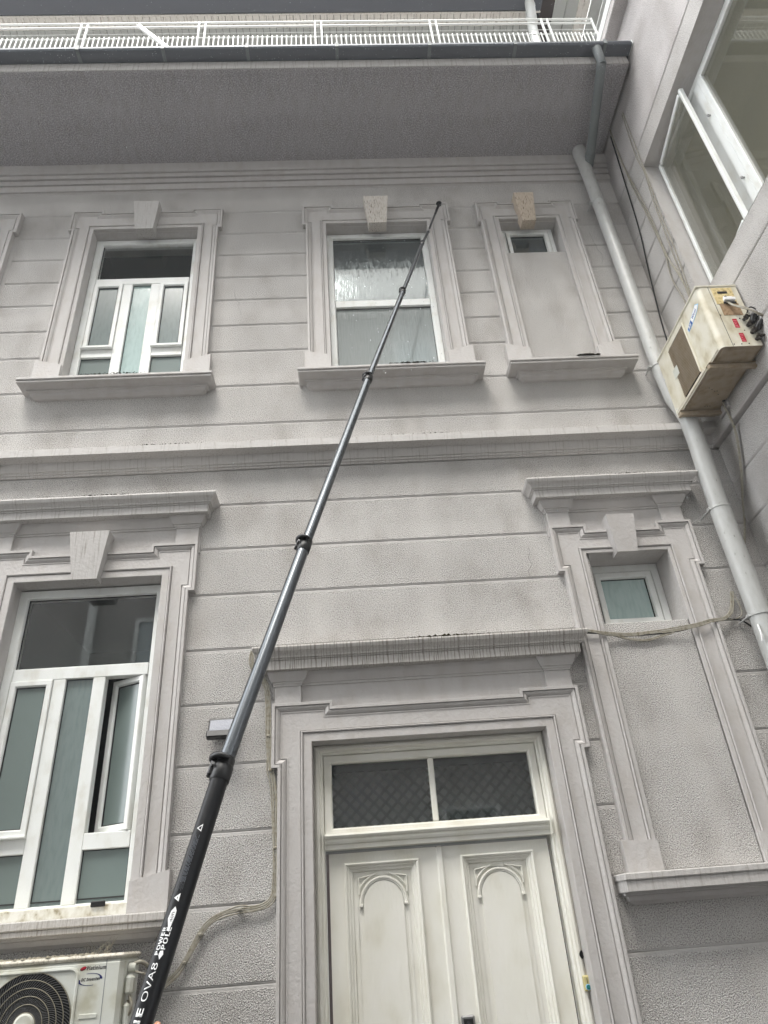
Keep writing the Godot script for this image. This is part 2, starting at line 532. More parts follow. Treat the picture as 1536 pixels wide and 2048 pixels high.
func sill(cx: float, half: float, yt: float, z: float, cap: float, body: float, m: Material, half2: float, called := "window_sill") -> MeshInstance3D:
	var s := st()
	bx(s, cx - half, yt - cap, -0.02, cx + half, yt, z, 0.006)
	bx(s, cx - half + 0.006, yt - cap - body, -0.02, cx + half - 0.006, yt - cap, z - 0.012, 0.004)
	var o := obj(called, make(s), m, house)
	s = st()
	var y := yt - cap - body
	mould(s, [Vector2(y, 0.085), Vector2(y - 0.014, 0.082), Vector2(y - 0.018, 0.066), Vector2(y - 0.042, 0.058), Vector2(y - 0.055, 0.034), Vector2(y - 0.06, 0.03), Vector2(y - 0.062, 0)], cx - half2 + 0.06, cx + half2 - 0.06, 1.0)
	obj("sill_moulding", make(s), M.trim, o)
	return o

func hood(cx: float, yt: float, hb: float, m: Material, pil: Array, y_ear: float, y_mid: float) -> MeshInstance3D:
	var s := st()
	mould(s, [Vector2(yt + 0.02, 0.0), Vector2(yt, 0.187), Vector2(yt - 0.012, 0.19), Vector2(yt - 0.022, 0.186), Vector2(yt - 0.034, 0.18), Vector2(yt - 0.05, 0.162), Vector2(yt - 0.062, 0.152), Vector2(yt - 0.072, 0.15), Vector2(yt - 0.074, 0.138), Vector2(yt - 0.082, 0.136), Vector2(yt - 0.084, 0.128), Vector2(yt - 0.142, 0.126), Vector2(yt - 0.143, 0.05)], cx - hb, cx + hb, 1.0)
	var h := obj("hood_cornice", make(s), m, house)
	var b := st()
	mould(b, [Vector2(yt - 0.143, 0.062), Vector2(yt - 0.165, 0.058), Vector2(yt - 0.195, 0.044), Vector2(yt - 0.212, 0.034), Vector2(yt - 0.214, 0.026), Vector2(yt - 0.228, 0.024), Vector2(yt - 0.23, 0.0)], cx - pil[0] - 0.01, cx + pil[0] + 0.01, 0.0)
	bx(b, cx - pil[0] - 0.012, y_mid - 0.01, -0.02, cx + pil[0] + 0.012, yt - 0.229, 0.016)
	obj("frieze_panel", make(b), M.trim, h)
	for sg in [-1.0, 1.0]:
		var p := st()
		var xa: float = cx + sg * pil[0]
		var xb: float = cx + sg * pil[1]
		var x0 := minf(xa, xb)
		var x1 := maxf(xa, xb)
		bx(p, x0, y_ear + 0.001, -0.02, x1, yt - 0.232, 0.040, 0.003)
		mould(p, [Vector2(yt - 0.1435, 0.0), Vector2(yt - 0.1437, 0.048), Vector2(yt - 0.158, 0.046), Vector2(yt - 0.18, 0.036), Vector2(yt - 0.196, 0.026), Vector2(yt - 0.204, 0.022), Vector2(yt - 0.206, 0.013), Vector2(yt - 0.218, 0.012), Vector2(yt - 0.22, 0.006), Vector2(yt - 0.232, 0.005), Vector2(yt - 0.233, 0.0)].map(func(v): return Vector2(v.x, v.y + 0.0405)), x0 + 0.0405, x1 - 0.0405, 1.0)
		obj("bracket_pilaster", make(p), M.trim, h)
	return h

func rectf(s: SurfaceTool, x0: float, y0: float, x1: float, y1: float, w: float, zb: float, zf: float, lip := 0.012) -> void:
	sweep(s, [Vector2(x0, y0), Vector2(x0, y1), Vector2(x1, y1), Vector2(x1, y0)], true, [Vector2(0, zb), Vector2(0, zf - 0.004), Vector2(0.004, zf), Vector2(w - 0.010, zf), Vector2(w - 0.004, zf - 0.006), Vector2(w, zf - lip), Vector2(w, zb)])

func pane_box(x0: float, y0: float, x1: float, y1: float, z: float, tilt := 0.0) -> ArrayMesh:
	var s := st()
	var t := Transform3D(Basis(Vector3.RIGHT, deg_to_rad(-tilt)), Vector3(0, (y0 + y1) * 0.5, z))
	bxt(s, Vector3(x0, (y0 - y1) * 0.5, -0.004), Vector3(x1, (y1 - y0) * 0.5, 0), 0.0, t)
	return make(s)

func gasket(x0: float, y0: float, x1: float, y1: float, z: float, parent: Node) -> void:
	var s := st()
	sweep(s, [Vector2(x0, y0), Vector2(x0, y1), Vector2(x1, y1), Vector2(x1, y0)], true, [Vector2(-0.002, z - 0.004), Vector2(-0.002, z + 0.005), Vector2(0.005, z + 0.003), Vector2(0.006, z - 0.004)])
	obj("seal", make(s), M.gasket, parent)

func room_box(cx: float, hw: float, y0: float, y1: float, zf: float, parent: Node, m: Material, depth := 1.4) -> void:
	var s := st()
	var x0 := cx - hw
	var x1 := cx + hw
	var z0 := zf - depth
	quad(s, Vector3(x0, y0, z0), Vector3(x0, y1, z0), Vector3(x1, y1, z0), Vector3(x1, y0, z0))
	quad(s, Vector3(x0, y0, z0), Vector3(x0, y0, zf), Vector3(x0, y1, zf), Vector3(x0, y1, z0))
	quad(s, Vector3(x1, y0, z0), Vector3(x1, y1, z0), Vector3(x1, y1, zf), Vector3(x1, y0, zf))
	quad(s, Vector3(x0, y1, z0), Vector3(x0, y1, zf), Vector3(x1, y1, zf), Vector3(x1, y1, z0))
	quad(s, Vector3(x0, y0, z0), Vector3(x1, y0, z0), Vector3(x1, y0, zf), Vector3(x0, y0, zf))
	obj("room_lining", make(s), m, parent)

# three-light white plastic window with a top light; d = dictionary of heights
func casement_window(cx: float, hw: float, d: Dictionary, zf: float, open: float, mats: Array) -> MeshInstance3D:
	var zb := zf - 0.07
	var s := st()
	rectf(s, cx - hw, d.bot, cx + hw, d.top, hw - d.gl, zb, zf, 0.02)
	var o := obj("window", make(s), M.pvc, house)
	var bars := st()
	bx(bars, cx - d.gl, d.cas_t, zb, cx + d.gl, d.gl_b, zf - 0.001, 0.004)
	obj("transom_bar", make(bars), M.pvc, o)
	for sg in [-1.0, 1.0]:
		var b := st()
		var xm0: float = minf(cx + sg * d.mi, cx + sg * d.ci)
		var xm1: float = maxf(cx + sg * d.mi, cx + sg * d.ci)
		bx(b, xm0, d.bot + 0.06, zb, xm1, d.cas_t, zf - 0.002, 0.004)
		obj("mullion", make(b), M.pvc, o)
		var r := st()
		var xr0: float = minf(cx + sg * d.ci, cx + sg * d.gl)
		var xr1: float = maxf(cx + sg * d.ci, cx + sg * d.gl)
		bx(r, xr0, d.rail, zb, xr1, d.cas_b, zf - 0.003, 0.004)
		obj("rail_bar", make(r), M.pvc, o)
		obj("low_pane", pane_box(xr0, d.bot + 0.05, xr1, d.rail, zf - 0.03), mats[2], o)
		gasket(xr0, d.low_b, xr1, d.rail, zf - 0.03, o)
		# sash
		var sw := st()
		var w := 0.042
		var is_open: bool = open != 0.0 and sg > 0
		var x0 := xr0 + 0.002
		var x1 := xr1 - 0.002
		rectf(sw, x0, d.cas_b + 0.004, x1, d.cas_t - 0.003, w, zf - 0.045, zf + 0.012, 0.018)
		var sm := make(sw)
		var node := obj("sash", sm, M.pvc, o)
		var pm := obj("casement_pane", pane_box(x0 + w, d.cas_b + w + 0.004, x1 - w, d.cas_t - w - 0.003, zf - 0.012), mats[1], o)
		var gs := st()
		sweep(gs, [Vector2(x0 + w, d.cas_b + w + 0.004), Vector2(x0 + w, d.cas_t - w - 0.003), Vector2(x1 - w, d.cas_t - w - 0.003), Vector2(x1 - w, d.cas_b + w + 0.004)], true, [Vector2(-0.003, zf - 0.016), Vector2(-0.003, zf - 0.003), Vector2(0.005, zf - 0.007), Vector2(0.006, zf - 0.016)])
		var gn := obj("seal", make(gs), M.gasket, o)
		if is_open:
			var hinge := Vector3(x1, 0, zf - 0.03)
			var t := Transform3D(Basis(Vector3.UP, open), Vector3.ZERO)
			t.origin = hinge - t.basis * hinge
			for n in [node, pm, gn]:
				n.transform = t
			node.set_meta("label", "right casement sash swung inwards")
		else:
			var dl := st()
			bx(dl, x0 - 0.012, d.cas_b - 0.008, zf, x1 + 0.006, d.cas_b + 0.008, zf + 0.032, 0.004)
			obj("drip_rail", make(dl), M.pvc, o)
	obj("top_pane", pane_box(cx - d.gl, d.gl_b, cx + d.gl, d.gl_t, zf - 0.03, d.get("tilt", 0.0)), M.pane, o)
	gasket(cx - d.gl, d.gl_b, cx + d.gl, d.gl_t, zf - 0.03, o)
	obj("middle_pane", pane_box(cx - d.mi, d.bot + 0.05, cx + d.mi, d.cas_t, zf - 0.03), mats[0], o)
	gasket(cx - d.mi, d.low_b, cx + d.mi, d.cas_t, zf - 0.03, o)
	return o

func moss_patch(label: String, x0: float, x1: float, y: float, z: float, n: int, size: float) -> void:
	var s := st()
	for i in n:
		var c := Vector3(rng.randf_range(x0, x1), y, z + rng.randf_range(-0.014, 0.010))
		var w := absf((c.x - (x0 + x1) * 0.5) / ((x1 - x0) * 0.5))
		var r := 1.7 * size * rng.randf_range(0.35, 1.0) * (1.15 - 0.75 * w)
		var top := c + Vector3(rng.randf_range(-0.4, 0.4) * r, r * rng.randf_range(0.5, 1.3), rng.randf_range(-0.2, 0.4) * r)
		var k := 6
		var ring := []
		for j in k:
			var a := TAU * j / k
			ring.append(c + Vector3(cos(a) * r * rng.randf_range(0.7, 1.3), rng.randf_range(-0.002, 0.003), sin(a) * r * 0.7))
		for j in k:
			tri(s, ring[j], top, ring[(j + 1) % k])
	var o := obj("moss", make(s), M.moss, self, label)
	o.set_meta("category", "moss")
	o.set_meta("kind", "stuff")

func cable_run(t: Node, pts: Array, n: int, spread: float, r: float, m: Material, called := "cable") -> void:
	for k in n:
		var off := []
		var lane := (float(k) - (n - 1) * 0.5) * r * 1.45
		for i in pts.size():
			var q: Vector3 = pts[i]
			var dv: Vector3 = (pts[mini(i + 1, pts.size() - 1)] as Vector3) - (pts[maxi(i - 1, 0)] as Vector3)
			var across := Vector3(-dv.y, dv.x, 0)
			if absf(dv.x) + absf(dv.y) < absf(dv.z) or q.x > 2.97: across = Vector3(0, -dv.z, dv.y)
			across = across.normalized()
			off.append(q + across * lane * rng.randf_range(0.6, 1.35) + Vector3(rng.randf_range(-1, 1), rng.randf_range(-1, 1), rng.randf_range(0.0, 0.5)) * spread * 0.5)
		var s := st()
		tube(s, curve(off, 7), [r], 7, true)
		obj(called, make(s), m, t)

func text_mesh(txt: String, size: float, bold := true) -> Array:
	var f := SystemFont.new()
	f.font_names = PackedStringArray(["Droid Sans"])
	f.font_weight = 700 if bold else 400
	var t := TextMesh.new()
	t.text = txt
	t.font = f
	t.font_size = 64
	t.pixel_size = size / 46.0
	t.depth = 0.004
	return t.get_mesh_arrays() if t.get_surface_count() == 0 else t.surface_get_arrays(0)

func placed_text(txt: String, size: float, tr: Transform3D, depth := 0.001, squash := 1.0, bold := true) -> ArrayMesh:
	var a := text_mesh(txt, size, bold)
	var v: PackedVector3Array = a[Mesh.ARRAY_VERTEX]
	for i in v.size():
		v[i] = tr * Vector3(v[i].x * squash, v[i].y, (v[i].z + 0.002) / 0.004 * depth)
	a[Mesh.ARRAY_VERTEX] = v
	var mesh := ArrayMesh.new()
	mesh.add_surface_from_arrays(Mesh.PRIMITIVE_TRIANGLES, a)
	var s := SurfaceTool.new()
	s.create_from(mesh, 0)
	s.generate_normals()
	return s.commit()

func flat_poly(pts: Array, tr: Transform3D, depth := 0.001) -> ArrayMesh:
	var s := st()
	var poly := PackedVector2Array()
	for p in pts: poly.append(p)
	var idx := Geometry2D.triangulate_polygon(poly)
	for i in range(0, idx.size(), 3):
		for z in [depth, 0.0]:
			tri(s, tr * Vector3(poly[idx[i]].x, poly[idx[i]].y, z), tr * Vector3(poly[idx[i + 1]].x, poly[idx[i + 1]].y, z), tr * Vector3(poly[idx[i + 2]].x, poly[idx[i + 2]].y, z))
	for i in poly.size():
		var j := (i + 1) % poly.size()
		quad(s, tr * Vector3(poly[i].x, poly[i].y, 0), tr * Vector3(poly[j].x, poly[j].y, 0), tr * Vector3(poly[j].x, poly[j].y, depth), tr * Vector3(poly[i].x, poly[i].y, depth))
	return make(s)

# ------------------------------------------------------------------ main
func _ready() -> void:
	rng.seed = 7
	var cam := Camera3D.new()
	cam.name = "camera"
	cam.position = Vector3(0, 1.65, 4.6)
	cam.rotation_order = EULER_ORDER_YXZ
	cam.rotation_degrees = Vector3(30.9, -3.6, -4.6)
	cam.fov = 72.37
	cam.near = 0.05
	cam.far = 200.0
	add_child(cam)
	cam.current = true
	var env := Environment.new()
	env.background_mode = Environment.BG_SKY
	var sky := Sky.new()
	var pm := ProceduralSkyMaterial.new()
	pm.sky_top_color = Color(0.90, 0.905, 0.91)
	pm.sky_horizon_color = Color(0.82, 0.835, 0.85)
	pm.ground_horizon_color = Color(0.5, 0.5, 0.5)
	pm.ground_bottom_color = Color(0.35, 0.35, 0.35)
	pm.sky_curve = 0.3
	pm.energy_multiplier = 2.0
	var cover := noise(512, 0.008, 4, 30, [[0.2, Color(0.0, 0.0, 0.0, 0)], [0.8, Color(0.12, 0.12, 0.12, 1)]])
	pm.sky_cover = cover
	sky.sky_material = pm
	env.sky = sky
	env.tonemap_mode = Environment.TONE_MAPPER_LINEAR
	env.tonemap_exposure = 3.95
	env.fog_enabled = true
	env.fog_density = 0.004
	env.fog_light_color = Color(0.86, 0.87, 0.88)
	env.sdfgi_enabled = true
	env.ssao_enabled = true
	env.ssil_enabled = true
	var we := WorldEnvironment.new()
	we.name = "environment"
	we.environment = env
	add_child(we)
	var sun := DirectionalLight3D.new()
	sun.name = "sun"
	sun.light_energy = 0.35
	sun.light_color = Color(1.0, 0.985, 0.96)
	sun.light_angular_distance = 25.0
	sun.shadow_enabled = true
	sun.rotation_degrees = Vector3(-62, -18, 0)
	add_child(sun)

	materials()
	build_ground()
	build_house()
	build_door()
	build_side_building()
	build_balcony()
	build_eaves()
	build_far_building()
	build_pipes()
	build_upper_ac()
	build_lower_ac()
	build_cables()
	build_small()
	build_pole()
	build_hand()

func build_ground() -> void:
	var s := st()
	bx(s, -60, -0.2, -60, 60, 0, 60)
	var g := obj("ground", make(s), M.ground, self)
	g.set_meta("kind", "structure")
	g.set_meta("label", "grey paved courtyard ground in front of the house")

func build_house() -> void:
	house = thing("town_house", "lilac-grey stuccoed two-storey town house with moulded window surrounds", "house")
	# openings [x0, x1, y0, y1] covered by surrounds, in order of x
	var up := [[-4.60, -3.10, 5.736, 8.05], [-2.53, -1.17, 5.736, 8.03], [-0.23, 1.125, 5.736, 8.03], [1.57, 2.43, 5.736, 8.03]]
	var lo := [[-2.53, -1.19, 1.8405, 4.33], [-0.47, 1.405, 0.0, 3.09], [1.62, 2.51, 1.8405, 4.31]]
	courses([4.862, 5.32, 5.735, 6.135, 6.458, 6.787, 7.096, 7.418, 7.737, 8.072, 8.445], up, -6.5, 3.03, house, M.stucco)
	courses([0.0, 0.3, 0.68, 1.07, 1.455, 1.84, 2.227, 2.616, 3.0, 3.375, 3.785, 4.155, 4.537, 4.8615], lo, -6.5, 3.085, house, M.stucco)
	# backing strips between the cut courses and the actual openings
	var s := st()
	bx(s, -6.5, 8.4455, -0.3, 3.03, 9.0, 0.0)
	for b in [[-4.6, 7.808, -3.1, 8.071], [-4.6, 5.736, -3.1, 5.9], [-2.53, 7.808, -1.17, 8.071], [-2.53, 5.736, -1.17, 5.9], [-0.23, 7.808, 1.125, 8.071], [-0.23, 5.736, 1.125, 5.9], [1.57, 7.808, 2.43, 8.071], [1.57, 5.736, 2.43, 5.9], [-2.53, 3.95, -1.19, 4.536], [-2.53, 1.8405, -1.19, 1.86], [-0.47, 2.724, 1.405, 3.374], [1.62, 3.95, 2.51, 4.536], [1.62, 1.8405, 2.51, 1.86]]:
		bx(s, b[0], b[1], -0.3, b[2], b[3], -0.006)
	for b in [[-4.6, -4.37], [-3.33, -3.1], [-2.53, -2.381], [-1.329, -1.17], [-0.23, -0.072], [0.967, 1.125]]:
		bx(s, b[0], 5.9, -0.3, b[1], 7.80, -0.006)
	for b in [[1.57, 1.694], [2.306, 2.43]]:
		bx(s, b[0], 5.9, -0.3, b[1], 7.80, -0.006)
	for b in [[-2.53, -2.383], [-1.331, -1.19]]:
		bx(s, b[0], 1.86, -0.3, b[1], 3.94, -0.006)
	for b in [[-0.47, -0.296], [1.232, 1.405]]:
		bx(s, b[0], 0.0, -0.3, b[1], 2.715, -0.006)
	bx(s, 1.62, 1.86, -0.3, 1.750, 3.95, -0.006)
	bx(s, 2.395, 1.86, -0.3, 2.51, 3.95, -0.006)
	obj("wall_core", make(s), M.trim, house)
	# string course and upper frieze
	s = st()
	mould(s, [Vector2(5.075, 0.0), Vector2(5.055, 0.118), Vector2(5.047, 0.122), Vector2(5.043, 0.112), Vector2(5.035, 0.112), Vector2(5.03, 0.15), Vector2(4.966, 0.15), Vector2(4.964, 0.062), Vector2(4.945, 0.060), Vector2(4.91, 0.048), Vector2(4.896, 0.042), Vector2(4.894, 0.030), Vector2(4.878, 0.028), Vector2(4.876, 0.016), Vector2(4.862, 0.014), Vector2(4.861, 0.0)], -6.5, 3.03)
	obj("string_course", make(s), M.stained, house)
	s = st()
	mould(s, [Vector2(8.83, 0.075), Vector2(8.70, 0.073), Vector2(8.692, 0.066), Vector2(8.691, 0.044), Vector2(8.678, 0.044), Vector2(8.677, 0.058), Vector2(8.63, 0.052), Vector2(8.629, 0.026), Vector2(8.616, 0.026), Vector2(8.615, 0.038), Vector2(8.555, 0.036), Vector2(8.554, 0.014), Vector2(8.541, 0.014), Vector2(8.54, 0.026), Vector2(8.457, 0.024), Vector2(8.456, 0.004), Vector2(8.442, -0.004)], -6.5, 3.03)
	obj("frieze_band", make(s), M.trim, house)

	# upper windows
	var dd := {tilt = 2.2, top = 7.80, bot = 5.88, gl = 0.4445, gl_t = 7.742, gl_b = 7.235, cas_t = 7.155, cas_b = 6.312, rail = 6.215, low_b = 5.95, mi = 0.0875, ci = 0.174}
	for q in [[-3.85, 0, M.stained], [-1.855, 1, M.stained], [0.4475, 2, M.peeling]]:
		var cx: float = q[0]
		var w := surround(cx, 5.77, 7.785, 8.05, 8.082, 0.714, 0.749, 0.437, 0.513, 7.80, 0.567, 7.868, -0.09)
		if q[1] < 2: w.set_meta("label", "surround of an upper casement window")
		keystone(w, cx + 0.005, 7.725, 8.10, 0.088, 0.127, q[2])
		base_blocks(w, cx, 5.74, 6.055, 5.995, 0.714, 0.513, M.trim)
		sill(cx, 0.798, 5.754, 0.19, 0.030, 0.022, M.trim, 0.72)
		if q[1] < 2:
			var o := casement_window(cx, 0.513, dd, -0.09, 0.0, [M.frost_wet, M.frost, M.frost_low])
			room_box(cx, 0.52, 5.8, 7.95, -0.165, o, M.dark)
	# centre upper window: two lights
	var zf := -0.09
	var cx := 0.4475
	s = st()
	rectf(s, cx - 0.513, 5.88, cx + 0.513, 7.80, 0.062, zf - 0.07, zf, 0.02)
	var cw := obj("window", make(s), M.pvc, house, "wet two-light window behind the pole")
	s = st()
	bx(s, cx - 0.452, 6.745, zf - 0.07, cx + 0.452, 6.832, zf - 0.001, 0.004)
	obj("transom_bar", make(s), M.pvc, cw)
	obj("top_pane", pane_box(cx - 0.452, 6.832, cx + 0.452, 7.74, zf - 0.03, 1.2), M.film_dark, cw)
	obj("low_pane", pane_box(cx - 0.452, 5.93, cx + 0.452, 6.745, zf - 0.03), M.film, cw)
	gasket(cx - 0.452, 6.832, cx + 0.452, 7.74, zf - 0.03, cw)
	gasket(cx - 0.452, 5.94, cx + 0.452, 6.745, zf - 0.03, cw)
	# right upper blind window
	var ur := surround(2.0, 5.77, 7.765, 8.05, 8.082, 0.488, 0.516, 0.262, 0.30, 7.80, 0.348, 7.868, -0.10, -0.0)
	keystone(ur, 1.985, 7.70, 8.10, 0.070, 0.103, M.peel_brown)
	base_blocks(ur, 2.0, 5.74, 6.055, 5.995, 0.488, 0.30, M.trim)
	sill(2.015, 0.562, 5.765, 0.19, 0.030, 0.024, M.trim, 0.46)
	s = st()
	bx(s, 1.701, 5.75, -0.28, 2.299, 7.325, 0.010, 0.004)
	obj("infill_panel", make(s), M.stucco, house)
	small_window(1.735, 2.272, 7.27, 7.815, -0.10, 0.047, 0.043, M.film_dark, M.dark)

	# ground floor left window
	var lw := surround(-1.857, 1.83, 3.81, 4.15, 4.20, 0.717, 0.760, 0.425, 0.518, 3.942, 0.584, 4.015, -0.10)
	keystone(lw, -1.862, 3.918, 4.285, 0.088, 0.141, M.stained)
	base_blocks(lw, -1.857, 1.83, 2.045, 2.0, 0.717, 0.518, M.trim)
	sill(-1.857, 0.775, 1.832, 0.21, 0.045, 0.03, M.dripped, 0.70)
	var hl := hood(-1.857, 4.557, 0.704, M.stained, [0.757, 0.59], 4.20, 4.14)
	hl.set_meta("label", "hood over the open casement window")
	var dl := {top = 3.94, bot = 1.85, gl = 0.4525, gl_t = 3.875, gl_b = 3.355, cas_t = 3.27, cas_b = 2.292, rail = 2.198, low_b = 1.936, mi = 0.091, ci = 0.173}
	var ow := casement_window(-1.86, 0.518, dl, -0.10, deg_to_rad(-28), [M.frost, M.frost_low, M.frost_low])
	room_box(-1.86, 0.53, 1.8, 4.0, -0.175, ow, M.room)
	s = st()
	bx(s, -2.375, 1.832, -0.12, -1.34, 1.90, 0.0, 0.006)
	obj("inner_ledge", make(s), M.pvc_dirty, ow)
	s = st()
	bx(s, -1.555, 1.885, -0.002, -1.475, 1.915, 0.014, 0.004)
	obj("catch", make(s), M.black, ow)
	# ground floor right blind window
	var lr := surround(2.067, 1.84, 3.805, 4.13, 4.185, 0.50, 0.545, 0.27, 0.31, 3.95, 0.355, 3.993, 0.02)
	keystone(lr, 2.045, 3.915, 4.215, 0.077, 0.107, M.trim)
	base_blocks(lr, 2.067, 1.84, 2.018, 2.012, 0.50, 0.31, M.trim)
	sill(2.06, 0.598, 1.842, 0.20, 0.038, 0.058, M.stained, 0.55)
	hood(2.05, 4.54, 0.481, M.stained, [0.525, 0.355], 4.185, 4.12)
	s = st()
	bx(s, 1.7565, 1.85, -0.28, 2.3775, 3.40, 0.012, 0.004)
	bx(s, 1.7565, 3.401, -0.28, 1.7745, 3.95, 0.012)
	obj("infill_panel", make(s), M.stucco, house)
	s = st()
	quad(s, Vector3(1.775, 3.951, 0.03), Vector3(1.795, 3.951, -0.2), Vector3(2.372, 3.951, -0.2), Vector3(2.39, 3.951, 0.03))
	quad(s, Vector3(1.775, 3.40, 0.012), Vector3(1.775, 3.951, 0.03), Vector3(1.795, 3.951, -0.27), Vector3(1.795, 3.40, -0.27))
	quad(s, Vector3(2.379, 3.40, 0.03), Vector3(2.372, 3.40, -0.27), Vector3(2.372, 3.951, -0.27), Vector3(2.379, 3.951, 0.03))
	obj("reveal", make(s), M.trim, house)
	small_window(1.797, 2.371, 3.40, 3.948, -0.20, 0.063, 0.046, M.frost_aqua, M.dark)

func small_window(x0: float, x1: float, y0: float, y1: float, zf: float, fw: float, sw: float, pm: Material, rm: Material) -> void:
	var s := st()
	rectf(s, x0, y0, x1, y1, fw, zf - 0.06, zf, 0.01)
	var o := obj("window", make(s), M.pvc, house, "small white framed window in a blind window niche")
	s = st()
	rectf(s, x0 + fw + 0.003, y0 + fw + 0.003, x1 - fw - 0.003, y1 - fw - 0.003, sw, zf - 0.05, zf + 0.012, 0.03)
	obj("sash", make(s), M.pvc, o)
	var e := fw + sw + 0.003
	obj("pane", pane_box(x0 + e, y0 + e, x1 - e, y1 - e, zf - 0.025), pm, o)
	gasket(x0 + e, y0 + e, x1 - e, y1 - e, zf - 0.022, o)
	s = st()
	sweep(s, [Vector2(x0 + fw, y0 + fw), Vector2(x0 + fw, y1 - fw), Vector2(x1 - fw, y1 - fw), Vector2(x1 - fw, y0 + fw)], true, [Vector2(-0.001, zf + 0.001), Vector2(0.004, zf + 0.001), Vector2(0.004, zf - 0.02)])
	obj("seal", make(s), M.gasket, o)

func build_door() -> void:
	var cx := 0.468
	var sd := surround(cx, 0.0, 2.567, 2.93, 2.968, 0.968, 1.008, 0.617, 0.756, 2.716, 0.825, 2.785, -0.10)
	sd.name = "door_surround"
	var hd := hood(cx - 0.005, 3.312, 0.936, M.dripped, [0.985, 0.815], 2.968, 2.91)
	hd.set_meta("label", "hood over the front door")
	var zf := -0.10
	var s := st()
	rectf(s, cx - 0.756, -0.2, cx + 0.756, 2.716, 0.062, zf - 0.10, zf, 0.03)
	var d := obj("door", make(s), M.door, house, "cream painted double door with glazed transom light")
	s = st()
	sweep(s, [Vector2(cx - 0.756, -0.05), Vector2(cx - 0.756, 2.716), Vector2(cx + 0.756, 2.716), Vector2(cx + 0.756, -0.05)], false, [Vector2(0, zf + 0.002), Vector2(0.018, zf + 0.022), Vector2(0.034, zf + 0.022), Vector2(0.042, zf + 0.006), Vector2(0.043, zf + 0.001)])
	obj("frame_moulding", make(s), M.door, d)
	# transom light
	s = st()
	rectf(s, cx - 0.692, 2.17, cx + 0.692, 2.652, 0.05, zf - 0.07, zf - 0.016, 0.012)
	bx(s, cx - 0.018, 2.221, zf - 0.06, cx + 0.018, 2.60, zf - 0.02, 0.006)
	obj("transom_frame", make(s), M.door, d)
	s = st()
	mould(s, [Vector2(2.185, zf - 0.02), Vector2(2.182, zf + 0.05), Vector2(2.17, zf + 0.054), Vector2(2.158, zf + 0.046), Vector2(2.152, zf + 0.032), Vector2(2.14, zf + 0.036), Vector2(2.128, zf + 0.03), Vector2(2.122, zf + 0.018), Vector2(2.098, zf + 0.016), Vector2(2.094, zf - 0.03)], cx - 0.692, cx + 0.692)
	obj("transom_rail", make(s), M.door, d)
	for k in [[cx - 0.645, cx - 0.017], [cx + 0.017, cx + 0.645]]:
		obj("pane", pane_box(k[0], 2.218, k[1], 2.604, zf - 0.045), M.pane, d)
	# diamond grille behind the glass
	s = st()
	var pitch := 0.076
	for i in range(-14, 15):
		for sg in [-1.0, 1.0]:
			var xb: float = cx + i * pitch
			var h := 0.40
			var x0: float = xb
			var x1: float = xb + sg * h
			var ya := 2.21
			var yb := 2.61
			# clip to the light
			var t0 := 0.0
			var t1 := 1.0
			for lim in [[cx - 0.65, 1.0], [cx + 0.65, -1.0]]:
				var f0: float = (x0 - lim[0]) * lim[1]
				var f1: float = (x1 - lim[0]) * lim[1]
				if f0 < 0 and f1 < 0: t1 = -1.0
				elif f0 < 0: t0 = maxf(t0, f0 / (f0 - f1))
				elif f1 < 0: t1 = minf(t1, f0 / (f0 - f1))
			if t1 <= t0 + 0.02: continue
			var a := Vector3(lerpf(x0, x1, t0), lerpf(ya, yb, t0), zf - 0.11 - 0.004 * sg)
			var b := Vector3(lerpf(x0, x1, t1), lerpf(ya, yb, t1), zf - 0.11 - 0.004 * sg)
			var w := Vector3(0.0055, -0.0055 * sg, 0) 
			var dz := Vector3(0, 0, 0.003)
			quad(s, a - w + dz, a + w + dz, b + w + dz, b - w + dz)
			quad(s, a - w - dz, b - w - dz, b + w - dz, a + w - dz)
			quad(s, a - w - dz, a - w + dz, b - w + dz, b - w - dz)
			quad(s, a + w - dz, b + w - dz, b + w + dz, a + w + dz)
	obj("diamond_grille", make(s), M.black, d)
	s = st()
	bx(s, cx - 0.66, 2.56, zf - 0.125, cx + 0.66, 2.61, zf - 0.10)
	obj("grille_rail", make(s), M.black, d)
	room_box(cx, 0.75, 2.1, 2.75, zf - 0.10, d, mat(Color(0.62, 0.63, 0.63), 0.95), 0.16)
	# leaves
	var zl := zf - 0.035
	for sg in [-1.0, 1.0]:
		var xo: float = cx + sg * 0.674
		var xi: float = cx + sg * 0.019
		var x0 := minf(xo, xi) 
		var x1 := maxf(xo, xi)
		var l := st()
		# stiles and rails with the panel opening
		var px0: float = cx + (-0.580 if sg < 0 else 0.128)
		var px1: float = cx + (-0.132 if sg < 0 else 0.572)
		var pt := 2.018
		var pb := 0.42
		bx(l, x0 + 0.001, 0.02, zl - 0.05, px0, 2.078, zl, 0.0)
		bx(l, px1, 0.02, zl - 0.05, x1 - 0.001, 2.078, zl, 0.0)
		bx(l, px0, pt, zl - 0.05, px1, 2.078, zl, 0.0)
		bx(l, px0, 0.02, zl - 0.05, px1, pb, zl, 0.0)
		var leaf := obj("door_leaf", make(l), M.door, d)
		l = st()
		sweep(l, [Vector2(px0, pb), Vector2(px0, pt), Vector2(px1, pt), Vector2(px1, pb)], true, [Vector2(-0.004, zl), Vector2(-0.003, zl + 0.014), Vector2(0.005, zl + 0.019), Vector2(0.012, zl + 0.015), Vector2(0.016, zl + 0.004), Vector2(0.024, zl + 0.003), Vector2(0.034, zl - 0.008), Vector2(0.042, zl - 0.010), Vector2(0.047, zl - 0.024), Vector2(0.075, zl - 0.024)])
		obj("panel_moulding", make(l), M.door, leaf)
		l = st()
		bx(l, px0 + 0.07, pb + 0.07, zl - 0.045, px1 - 0.07, pt - 0.07, zl - 0.024)
